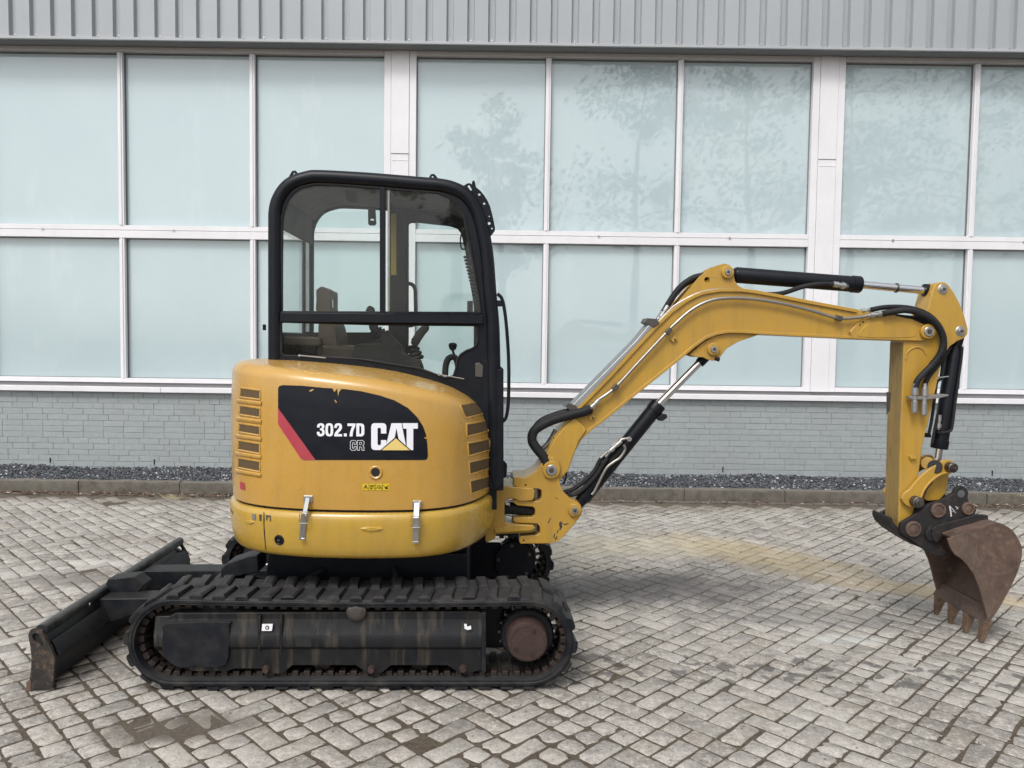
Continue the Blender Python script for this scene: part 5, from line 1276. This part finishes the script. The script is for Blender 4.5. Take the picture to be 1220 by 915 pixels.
# ------------------------------------------------------------------ boom
BY = 0.085
top_edge = [(649, 546), (652, 537), (659, 521), (669, 508), (681, 492), (693, 480), (722, 450.5), (750, 420), (779, 389), (798, 370.5), (816, 357), (827, 351), (837, 347), (858, 343.5), (884, 343.6), (900, 345.5), (925, 350), (960, 357), (1022, 368.5), (1060, 373.5), (1087, 380), (1099, 385.5), (1106, 391)]
bot_edge = [(1109, 397), (1107, 403.5), (1098, 406.5), (1063.6, 405.7), (957, 401), (925, 399.5), (900, 398), (885, 397), (868.5, 396.8), (855, 399), (842, 404), (828, 414), (816, 424), (790, 445), (760, 469), (716, 504.6), (703, 514), (693, 524), (687, 535), (682, 548), (677, 560), (668, 571), (657, 574.5), (648, 570), (643.5, 560)]
boom = px_off('boom', top_edge + bot_edge, -BY + 0.012, BY - 0.012, YB, EX, 0.006, yref=-BY)
def flange(pts, wpx, name, y0, y1, sgn=1):
    off = inset(pts, wpx * sgn); px_off(name, pts + off[::-1], y0, y1, YB, boom, 0.003, yref=-BY)
for (y0, y1) in ((-BY, -BY + 0.02), (BY - 0.02, BY)):
    flange([(v[0], v[1]) for v in [(659, 521), (669, 508), (681, 492), (693, 480), (722, 450.5), (750, 420), (779, 389), (798, 370.5), (816, 357), (827, 351), (837, 347), (858, 343.5), (884, 343.6), (900, 345.5), (925, 350), (960, 357), (1022, 368.5)]], 4.2, 'top_flange', y0, y1, 1)
    flange([(1063.6, 405.7), (957, 401), (925, 399.5), (900, 398), (885, 397), (868.5, 396.8), (855, 399), (842, 404), (828, 414), (816, 424), (790, 445), (760, 469), (716, 504.6), (703, 514), (693, 524), (687, 535)], 3.6, 'bottom_flange', y0, y1, 1)
# boom tip casting, foot casting
px_off('tip_casting', [(1015, 404), (1012, 395), (1020, 386), (1040, 376.5), (1062, 374), (1087, 380), (1100, 386), (1109, 394), (1108, 403), (1098, 406.5), (1063, 405.7)], -BY - 0.004, BY + 0.004, YB, boom, 0.006, yref=-BY)
px_off('tip_hollow', sm2([(1026, 401.5), (1024, 395), (1036, 385), (1062, 382), (1084, 389), (1090, 396), (1084, 402)], 3), -BY - 0.0065, -BY, YB, boom, 0.002, yref=-BY)
px_off('foot_casting', [(646, 552), (650, 541), (660, 523), (672, 508), (684, 497), (694, 506), (699, 512), (690, 525), (683, 543), (677, 560), (668, 571), (657, 574.5), (648, 570), (644, 560)], -BY - 0.012, BY + 0.012, YB, boom, 0.008, yref=-BY)
boss(q6([(334, 390)])[0], -BY - 0.03, 0.046, post, hgt=0.018, rp=0.62)
boss((1104, 395), -BY - 0.004, 0.040, boom, mat=YB, hgt=0.02, rp=0.66)
# upper lug for the arm cylinder and lower lug for the boom cylinder
ul = [(806, 362), (820, 346), (834, 329), (845, 320.5), (853, 316.5), (862, 314), (869, 315.5), (873, 320), (875.5, 334), (879, 340), (890, 346), (880, 350), (850, 352), (825, 358)]
for (y0, y1) in ((-0.065, -0.045), (0.045, 0.065)): px_off('cylinder_lug', ul, y0, y1, YB, boom, 0.003, holes=[circ(842.5, 333.5, 3.4, 14)], yref=-0.065)
boss((866, 324.5), -0.065, 0.033, boom, hgt=0.02, rp=0.5)
ll = [(822, 423), (830, 425.5), (838, 425.8), (842, 428), (850, 430), (857, 427), (866, 415), (880, 407), (905, 398.6), (870, 396), (850, 401), (835, 410)]
for (y0, y1) in ((-0.065, -0.045), (0.045, 0.065)): px_off('cylinder_lug', ll, y0, y1, YB, boom, 0.003, yref=-0.065)
boss((849.4, 416), -0.065, 0.033, boom, hgt=0.02, rp=0.55)
MB().cyl(P(852, 427, -0.07), P(857, 428.5, -0.07), 0.011).build('grease_pipe', M['hose'], boom)
# small brackets with holes on the boom side
def tab(pt, r=0.02, name='hose_tab'):
    p = P(*pt, -BY); o = MB().box(p, (0.030, 0.010, 0.022), Matrix.Rotation(R(-40), 3, 'Y')).build(name, YB, boom, 0.002)
    MB().lathe(p + Vector((0.004, -0.005, -0.003)), (0, -1, 0), [(0, 0.005), (0.001, 0)], 10).build('tab_hole', M['dark'], o)
tab((705, 497)); tab((803, 404)); tab((1027, 383)); tab((1023, 386.5))
# weld line across the foot

# steel tubes along the boom
def pipe(pts, y, r, mat, name, parent, n=10): return MB().tube([P(a, b, y) for a, b in pts], r, n).build(name, mat, parent)
t1 = pipe([(703, 487), (711, 478), (732, 462.6), (762, 430.5), (792.5, 398), (803, 387), (824, 369), (845, 358.5), (868.5, 355), (900, 356.5), (934, 362), (965, 369.5), (993, 378), (1004, 379.5), (1025, 377.8), (1036, 375.6)], -BY - 0.016, 0.0085, M['steel_tube'], 'hydraulic_tube', boom)
t2 = pipe([(689, 486), (722, 452), (750, 421), (779, 390.5), (790, 378), (806, 363), (832, 349.5), (858, 344.5), (882, 346), (907, 350.5), (957, 359.5), (1005, 367.5), (1028, 371.5)], -BY + 0.02, 0.0075, M['steel_tube'], 'hydraulic_tube', boom)
# tube cover on the back of the boom
c0, c1 = (680, 485), (778, 387); cc = [(a, b) for a, b in (c0, c1)]
px_off('tube_cover', [(678, 486), (681.5, 482.5), (757, 406), (775, 384), (780, 388), (760, 410), (686, 489.5)], -BY + 0.0, BY - 0.03, M['cover_steel'] if 'cover_steel' in M else M['steel'], boom, 0.006, yref=-BY)
for pts in ([(673, 484), (677, 480), (686, 483), (690, 489), (683, 492)], [(768, 384), (771, 379), (782, 380), (786, 385), (779, 390)]):
    px_off('cover_clamp', pts, -BY - 0.006, BY - 0.05, M['dark_steel'], boom, 0.002, yref=-BY)
for (a, b) in ((733, 461.5), (796.5, 394.5), (999, 379)):
    MB().box(P(a, b, -BY - 0.016), (0.036, 0.026, 0.026), Matrix.Rotation(R(-45 if a < 900 else 15), 3, 'Y')).build('tube_clamp', M['dark_steel'], boom, 0.004)
# fittings and hoses at the boom tip
def fitting(a, b, y, r, parent, mat=M['steel']):
    A, B = P(*a, y), P(*b, y); L = (B - A).length
    return MB().lathe(A, B - A, [(0, r*0.7), (L*0.12, r*0.75), (L*0.14, r*1.25), (L*0.38, r*1.25), (L*0.40, r*0.85), (L*0.58, r*0.85), (L*0.60, r*1.1), (L*0.97, r*1.05), (L, r*0.7)], 12).build('hose_fitting', mat, parent)
fitting((1034, 376), (1054, 373.5), -BY - 0.016, 0.013, boom); fitting((1024, 371), (1040, 369), -BY + 0.02, 0.010, boom); fitting((703, 487), (714, 476), -BY - 0.016, 0.013, boom)
fitting((786, 380), (796, 364), -0.05, 0.012, boom); fitting((783, 383), (792, 367), -0.02, 0.012, boom)
h1 = pipe([(1052, 373.6), (1066, 371), (1080, 369.6), (1096, 373), (1110, 380.5), (1119.5, 391), (1124, 405), (1122, 418), (1114, 431), (1102, 443.5), (1093, 454), (1090.3, 466)], -0.115, 0.0165, M['hose'], 'arm_hose', boom, 12)
h2 = pipe([(1038, 369), (1056, 366), (1080, 366.5), (1100, 372), (1114, 382), (1123, 398), (1125, 416), (1118, 433), (1107, 447), (1102, 458), (1101.5, 466)], -0.08, 0.0135, M['hose'], 'arm_hose', boom, 12)
h3 = pipe([(1052, 376), (1075, 378), (1095, 381), (1108, 388)], -0.075, 0.014, M['hose'], 'arm_hose', boom, 12)
# spiral guard on the outer hose
pts = crom([P(a, b, -0.115) for a, b in ((1090, 373), (1104, 377), (1115.5, 385.5), (1122.5, 398), (1124, 410), (1119.5, 423), (1110, 435.5))], 10); mb = MB()
for i in range(1, len(pts) - 1, 2):
    d = (pts[i+1] - pts[i-1]).normalized(); mb.lathe(pts[i] - d*0.004, d, [(0, 0.0165), (0.002, 0.019), (0.006, 0.019), (0.008, 0.0165)], 12)
kind(mb.build('spiral_guard', M['hose'], h1), 'stuff')
# thick hose bundle at the boom foot
for k, (dy, sh_) in enumerate(((-0.10, (0, 0)), (-0.06, (4, -4)), (-0.02, (6, -3)))):
    pipe([(704 + sh_[0]*0.3, 487 + sh_[1]*0.3), (694 + sh_[0]*0.5, 491 + sh_[1]*0.6), (677 + sh_[0]*0.3, 495 + sh_[1]), (660, 500 + sh_[1]), (645, 507 + sh_[1]), (636, 514), (634, 525), (640, 535), (648, 545), (652, 556)], dy, 0.025 if k == 0 else 0.022, M['hose'], 'foot_hose', boom, 14)
pipe([(791, 372), (797, 361), (808, 345), (818, 336), (828, 330.5), (840, 328.5), (850, 331)], -0.03, 0.017, M['hose'], 'cylinder_hose', boom, 12)
pipe([(787, 377), (794, 365), (806, 349), (817, 338.5), (829, 333), (842, 331)], 0.01, 0.014, M['hose'], 'cylinder_hose', boom, 12)
pipe([(645, 535), (652, 529), (658, 520), (662, 512)], -0.03, 0.013, M['steel_tube'], 'hydraulic_tube', boom)
pipe([(666, 558), (672.5, 556), (674.5, 562), (674, 570), (671, 577)], -0.05, 0.005, M['hose'], 'grease_line', boom, 8)

# ------------------------------------------------------------------ cylinders
def cylinder(name, a, b, r, y, parent, mat=BK, gland=True):
    A, B = P(*a, y), P(*b, y); L = (B - A).length
    o = MB().lathe(A, B - A, [(0, r*0.5), (0, r*0.92), (0.01, r), (L - 0.05, r), (L - 0.048, r*1.08), (L - 0.006, r*1.08), (L, r), (L, r*0.5)], 32).build(name, mat, parent); return o, A, B
bcy, A, B = cylinder('boom_cylinder', (694, 594), (785, 481), 0.041, 0.0, EX)
MB().cyl(P(694, 594, 0.0), P(684, 606, 0.0), 0.034, 0.026).build('cylinder_eye', BK, bcy, 0.003)
MB().cyl(P(784, 482, 0.0), P(842, 423, 0.0), 0.0195, n=24).build('rod', M['chrome'], bcy)
MB().cyl(P(833, 433, 0.0), P(848, 418, 0.0), 0.026, n=20).build('rod_eye', BK, bcy, 0.003)
px_off('rod_bracket', q6([(886, 118), (915, 100), (936, 104), (938, 122), (915, 138), (890, 136)]), -0.03, 0.0, DB, bcy, 0.003, yref=-0.03)
pipe(q6([(545, 520), (560, 500), (600, 420), (625, 378), (660, 350), (690, 330), (712, 300), (718, 280), (710, 262)]), -0.055, 0.0075, M['steel_tube'], 'hydraulic_tube', bcy)
pipe(q6([(590, 330), (630, 295), (660, 262), (700, 235), (735, 228)]), -0.05, 0.007, M['steel_tube'], 'hydraulic_tube', bcy)
fitting(q6([(632, 300)])[0], q6([(700, 240)])[0], -0.055, 0.012, bcy)
bolt(P(*q6([(740, 232)])[0], -0.05), 0.011, 0.01, M['steel'], bcy, 'banjo_bolt')
pipe(q6([(400, 508), (430, 500), (470, 478), (520, 440), (560, 395), (590, 340), (610, 318)]), -0.03, 0.012, M['hose'], 'cylinder_hose', bcy)
pipe(q6([(420, 515), (450, 520), (500, 490), (560, 430), (600, 370), (625, 330)]), -0.045, 0.012, M['hose'], 'cylinder_hose', bcy)
acy, A, B = cylinder('arm_cylinder', (875, 327.5), (1025, 339.2), 0.0425, 0.0, EX)
MB().cyl(P(860, 325, 0.0), P(878, 327.7, 0.0), 0.030).build('cylinder_eye', BK, acy, 0.003)
rod = MB().cyl(P(1024, 339, 0.0), P(1106, 346.5, 0.0), 0.0205, n=24).build('rod', M['chrome'], acy)
MB().lathe(P(1067, 342.9, 0.0), P(1070, 343.2, 0) - P(1067, 342.9, 0), [(0, 0.0205), (0, 0.026), (0.008, 0.026), (0.008, 0.0205)], 24).build('rod_ring', M['dark_steel'], acy)
MB().cyl(P(1100, 345.8, 0.0), P(1122, 346, 0.0), 0.034, n=20).build('rod_eye', BK, acy, 0.004)
fitting((1008, 341), (992, 338.3), -0.048, 0.015, acy); bolt(P(1008, 340.8, -0.044), 0.012, 0.012, M['dark_steel'], acy, 'banjo_bolt')
pipe([(994, 338.6), (975, 338.6), (957, 341.5), (940, 347), (928, 350), (912, 350.5), (896, 348.5)], -0.05, 0.0125, M['hose'], 'cylinder_hose', acy)

# ------------------------------------------------------------------ stick
SY = 0.072
stick_pts = [(1121, 336), (1126, 336), (1131, 340), (1137, 349), (1143.5, 361), (1149.5, 377), (1153.6, 392), (1153, 398), (1149.5, 403), (1141, 406.5), (1132, 413), (1125, 424), (1120.5, 438), (1116, 460), (1108, 495), (1099.5, 530), (1095, 563), (1091, 598), (1086, 622), (1078, 631), (1071.5, 633), (1070.5, 620), (1073, 520), (1077, 402), (1090, 398), (1099, 384), (1106, 366), (1112, 344), (1115, 338)]
stick = px_off('stick', stick_pts, -SY, SY, YB, EX, 0.006, yref=-SY)
px_off('inner_face', [(1076.6, 408), (1078, 408), (1073.8, 520), (1071.4, 628), (1069.9, 628), (1072.4, 520)], -SY + 0.004, SY - 0.004, M['wood_scrape'], stick, 0.001, yref=-SY)
for (a, b, r) in ((1123.5, 344.7, 0.028), (1144.4, 394.6, 0.028)): boss((a, b), -SY, r, stick, mat=M['steel'], pin=M['steel'], hgt=0.004, rp=0.6)
MB().tube([P(a, b, -SY - 0.001) for a, b in ((1079, 428), (1080, 421), (1085, 416), (1092, 413.5), (1099, 416), (1103, 422))], 0.005, 8).build('weld_seam', YB, stick)
px_off('grease_tab', [(1082, 543), (1086, 542), (1090, 543.5), (1090, 546.5), (1083, 547)], -SY - 0.02, -SY, YB, stick, 0.003, yref=-SY)
px_off('hose_plate', [(1083, 472), (1094, 472.5), (1106, 471.5), (1121, 469.5), (1129, 469.8), (1130, 471.5), (1118, 474.5), (1100, 476), (1084, 475.5)], -0.125, -0.085, M['steel'], stick, 0.002, yref=-0.12)
fitting((1090, 457), (1089.3, 492), -0.115, 0.015, stick); fitting((1102, 457), (1100.5, 495), -0.115, 0.015, stick)
px_off('side_bolt', [(1057, 467), (1060, 467), (1060, 494), (1057, 494)], SY - 0.03, SY + 0.01, M['dark_steel'], stick, 0.002, yref=SY)
# bucket cylinder on the front of the stick
kcy, A, B = cylinder('bucket_cylinder', (1138.5, 412), (1118.8, 534.5), 0.041, 0.0, EX)
MB().cyl(P(1138.5, 414, 0.0), P(1144, 395, 0.0), 0.028).build('cylinder_eye', BK, kcy, 0.003)
MB().cyl(P(1119, 532, 0.0), P(1115.5, 556, 0.0), 0.0205).build('rod', M['chrome'], kcy)
pipe([(1144, 411), (1146, 419), (1143.5, 440), (1138, 480), (1134.5, 508), (1131.5, 513.5), (1124, 515.5), (1117, 515)], -0.045, 0.007, M['hose'], 'hydraulic_tube', kcy)
pipe([(1133, 413), (1124, 430), (1121, 450), (1116, 456), (1113.5, 475), (1110, 500), (1106.5, 518)], -0.04, 0.008, M['hose'], 'hydraulic_tube', kcy)
pipe([(1117, 494), (1113, 514), (1110.5, 528)], -0.06, 0.007, M['hose'], 'hydraulic_tube', kcy)
for (a, b) in ((1118, 450), ): pipe([(a, b), (a + 12, b - 1.5)], -0.052, 0.004, M['steel'], 'strap', kcy)
fitting((1118, 512), (1119, 494), -0.05, 0.012, kcy); px_off('lower_stop', [(1103.5, 516), (1109, 516), (1110, 521), (1104, 521)], -0.05, -0.02, BK, kcy, 0.002, yref=-0.05)

# ------------------------------------------------------------------ linkage between stick and coupler
q8 = lambda pts: zz(pts, 1020, 520, 3.52)
arc = [(192, 262), (205, 235), (225, 222), (250, 190), (285, 155), (320, 128), (350, 110), (372, 100), (398, 98), (410, 115), (408, 145), (395, 158), (372, 160), (340, 175), (310, 200), (288, 228), (275, 262), (265, 290), (240, 298), (212, 290)]
lk = px_off('link_arm', sm2(q8(arc), 2), -SY - 0.030, -SY - 0.008, YB, EX, 0.004, yref=-SY - 0.03)
px_off('link_arm', sm2(q8(arc), 2), SY + 0.008, SY + 0.030, YB, EX, 0.004, yref=-SY - 0.03)
px_off('link_window', q8([(270, 248), (285, 215), (308, 188), (330, 172), (318, 198), (296, 225), (280, 256)]), -SY - 0.033, -SY - 0.029, M['rust_dark'], lk, 0.001, yref=-SY - 0.03)
hln = px_off('tipping_link', q8([(360, 150), (392, 150), (385, 200), (375, 240), (350, 268), (300, 272), (285, 262), (300, 220), (330, 180)]), -0.045, 0.045, YB, EX, 0.006, yref=-0.045)
boss((1089.6, 597), -SY - 0.03, 0.030, lk, mat=M['dark_steel'], pin=M['dark_steel'], hgt=0.045, rp=0.7)
boss((1130.5, 556), -SY - 0.03, 0.026, lk, mat=M['dark_steel'], pin=M['rust_dark'], hgt=0.045, rp=0.75)
MB().tube([P(a, b, -SY - 0.034) for a, b in q8([(268, 262), (285, 222), (315, 186), (350, 160), (385, 150)])], 0.007, 8).build('link_rib', YB, lk)
MB().cyl(P(1114, 556, -0.10), P(1114, 556, 0.07), 0.036, n=24).build('rod_end', M['coupler'], EX, 0.004)
MB().cyl(P(1105, 552, -0.02), P(1105, 552, 0.08), 0.034, n=24).build('link_hub', YB, lk, 0.004)
MB().cyl(P(1130.5, 556, -0.10), P(1130.5, 556, 0.11), 0.016, n=20).build('link_pin', M['dark_steel'], lk)
MB().cyl(P(1089.6, 597, -0.10), P(1089.6, 597, 0.11), 0.018, n=20).build('link_pin', M['dark_steel'], lk)

# ------------------------------------------------------------------ quick coupler
q9 = lambda pts: zz(pts, 1040, 560, 4.161)
cpl = q9([(135, 285), (140, 262), (165, 248), (200, 228), (245, 195), (290, 165), (335, 152), (375, 132), (400, 115), (412, 92), (432, 78), (452, 80), (468, 93), (474, 112), (471, 140), (478, 158), (505, 182), (514, 200), (505, 222), (470, 236), (420, 238), (372, 255), (345, 276), (322, 295), (314, 322), (322, 352), (345, 385), (378, 402), (372, 418), (340, 428), (300, 420), (262, 400), (232, 378), (200, 352), (165, 330), (142, 310)])
cp = px_off('quick_coupler', cpl, -0.125, -0.10, M['coupler'], EX, 0.004, yref=-0.125)
px_off('coupler_plate', cpl, 0.10, 0.125, M['coupler'], cp, 0.004, yref=-0.125)
px_off('coupler_core', q9([(200, 260), (290, 190), (380, 160), (450, 180), (440, 215), (330, 260), (300, 300), (330, 380), (290, 385), (200, 320)]), -0.10, 0.10, M['rust_dark'], cp, 0.004, yref=-0.125)
for (a, b, r) in ((320, 198, 0.040), (197, 291, 0.042), (468, 190, 0.034), (288, 296, 0.026)):
    p = P(*q9([(a, b)])[0], -0.125); k = MB().lathe(p, (0, -1, 0), [(-0.01, r), (0.012, r), (0.016, r*0.9), (0.016, r*0.72), (0.010, r*0.70), (0.014, r*0.3), (0.014, 0)], 28).build('pin_cap', M['rust'] if r > 0.03 else M['coupler'], cp)
p = P(*q9([(288, 296)])[0], -0.125); MB().lathe(p, (0, -1, 0), [(0.015, 0.015), (0.0165, 0.0)], 16).build('pin_hole', M['dark'], cp)
p = P(*q9([(438, 118)])[0], -0.125); MB().lathe(p, (0, -1, 0), [(0, 0.020), (0.0015, 0.0)], 20).build('lifting_eye', M['gravel'], cp)
# hand painted letter A on the coupler
for a_, b_ in (((380, 178), (388, 230)), ((380, 178), (410, 214)), ((385, 209), (403, 205)), ((410, 180), (420, 194)), ((412, 197), (428, 183))):
    A = P(*q9([a_])[0], -0.127); B = P(*q9([b_])[0], -0.127); MB().tube([A, (A+B)/2 + Vector((0.001, 0, 0.001)), B], 0.0045, 5, smooth=False, ry=0.001).build('paint_stroke', M['white_paint'], cp)
# curved guard under the stick end
gp = q9([(52, 222), (48, 240), (60, 270), (95, 305), (140, 335), (185, 362), (222, 378), (236, 384), (236, 374), (200, 352), (160, 325), (120, 296), (85, 266), (66, 240), (62, 222)])
px_off('coupler_guard', gp, -0.09, 0.10, M['coupler'], cp, 0.003, yref=-0.02)

# ------------------------------------------------------------------ bucket
KY = 0.235
front = [(370, 342), (385, 385), (405, 415), (440, 440), (470, 470), (500, 515), (520, 560), (535, 605), (548, 660), (560, 705), (568, 735)]
back = [(600, 715), (640, 655), (680, 580), (712, 512), (732, 450), (737, 405), (732, 370), (718, 338), (695, 306), (668, 283), (640, 270), (600, 265), (540, 283), (470, 302)]
F = P2(q9(front), -KY); Bk = P2(q9(back), -KY)
bucket = MB().prism(F + Bk, -KY, -KY + 0.014).build('bucket', M['rust'], EX, 0.002)
MB().prism(F + Bk, KY - 0.014, KY).build('side_plate', M['rust'], bucket, 0.002)
# wrapped shell: outline of the back, thickness inward
shell_line = crom([Vector((a, 0, b)) for a, b in P2(q9([(385, 330), (470, 300), (540, 281), (600, 264), (645, 269), (695, 304), (733, 368), (738, 405), (733, 450), (713, 513), (681, 582), (641, 657), (612, 705), (585, 742)]), -KY)], 5)
def rib(line, t_, y0, y1, name, mat, par, sgn=-1):
    n = len(line); nr_ = []
    for i in range(n):
        d = (line[min(i+1, n-1)] - line[max(i-1, 0)]).normalized(); nr_.append(Vector((-d.z, 0, d.x)) * sgn)
    a = [(p.x, p.z) for p in line]; b = [(p.x + q.x*t_, p.z + q.z*t_) for p, q in zip(line, nr_)]
    mb = MB(); vs = []; fs = []
    for y in (y0, y1):
        vs += [(x, y, z) for x, z in a] + [(x, y, z) for x, z in b]
    k = 2*n
    for i in range(n-1):
        fs += [(i, i+1, k+i+1, k+i), (n+i, k+n+i, k+n+i+1, n+i+1), (i, n+i, n+i+1, i+1), (k+i, k+i+1, k+n+i+1, k+n+i)]
    fs += [(0, k, k+n, n), (n-1, 2*n-1, k+2*n-1, k+n-1)]
    return mb.add(vs, fs).build(name, mat, par, 0, 40)
rib(shell_line, 0.012, -KY - 0.002, KY + 0.002, 'shell', M['rust'], bucket, -1)
# reinforcing plate on the near side: lighter triangle between the crease and the mouth
px_off('side_cutter', q9([(366, 340), (458, 306), (478, 340), (500, 385), (535, 470), (575, 560), (612, 655), (590, 712), (566, 742), (556, 700), (543, 650), (530, 600), (514, 556), (494, 512), (466, 470), (436, 440), (402, 418), (382, 386)]), -KY - 0.006, -KY + 0.001, M['rust_cutter'], bucket, 0.003, yref=-KY)
# torque tube across the top and dark top plate
tq = [P(*q, -KY) for q in q9([(345, 340)])]
MB().cyl((tq[0].x, -KY + 0.09, tq[0].z), (tq[0].x, KY - 0.09, tq[0].z), 0.036, n=28).build('torque_tube', M['coupler'], bucket, 0.004)
px_off('hanger_plate', q9([(318, 345), (320, 305), (335, 288), (400, 270), (480, 250), (540, 230), (600, 235), (600, 262), (540, 280), (460, 300), (380, 325), (366, 350), (340, 372)]), -0.155, -0.13, M['coupler'], bucket, 0.004, yref=-0.20)
px_off('hanger_plate', q9([(318, 345), (320, 305), (335, 288), (400, 270), (480, 250), (540, 230), (600, 235), (600, 262), (540, 280), (460, 300), (380, 325), (366, 350), (340, 372)]), 0.13, 0.155, M['coupler'], bucket, 0.004, yref=-0.20)
# lip and teeth
lipA = P(*q9([(545, 735)])[0], -KY); lipB = P(*q9([(590, 735)])[0], -KY)
dirn = Vector((P(*q9([(566, 745)])[0], -KY).x - P(*q9([(600, 690)])[0], -KY).x, 0, P(*q9([(566, 745)])[0], -KY).z - P(*q9([(600, 690)])[0], -KY).z)).normalized()
nrm = Vector((dirn.z, 0, -dirn.x))
root = P(*q9([(585, 720)])[0], -KY)
lipc = root + dirn * 0.012
rotm = Matrix((dirn, Vector((0, 1, 0)), dirn.cross(Vector((0, 1, 0))))).transposed()
MB().box((lipc.x, 0, lipc.z), (0.085, 2*KY + 0.006, 0.016), rotm).build('lip', M['rust'], bucket, 0.002)
tA = P(*q9([(560, 742)])[0], -0.205); tB = P(*q9([(530, 866)])[0], -0.205); 
td = (tB - tA); TL = td.length - 0.012; td.normalize(); rotm = Matrix((td, Vector((0, 1, 0)), td.cross(Vector((0, 1, 0))))).transposed()
def tooth():
    mb = MB()
    def q(l, w, t_, c=0): return [Vector((l*TL, -w, -t_ + c)), Vector((l*TL, w, -t_ + c)), Vector((l*TL, w, t_ + c)), Vector((l*TL, -w, t_ + c))]
    R_ = q(-0.06, 0.024, 0.018) + q(0.12, 0.028, 0.024) + q(0.24, 0.024, 0.021) + q(0.66, 0.020, 0.014) + q(0.97, 0.014, 0.007)
    fs = [(0,1,2,3), (16,19,18,17)]
    for a in range(4):
        for i in range(4): fs.append((a*4+i, a*4+(i+1) % 4, a*4+4+(i+1) % 4, a*4+4+i))
    return mb.add([rotm @ v for v in R_], fs)
for yv in (-0.205, -0.069, 0.069, 0.205):
    o = tooth().build('tooth', M['tooth'], bucket, 0.004); o.location = (tA.x, yv, tA.z)
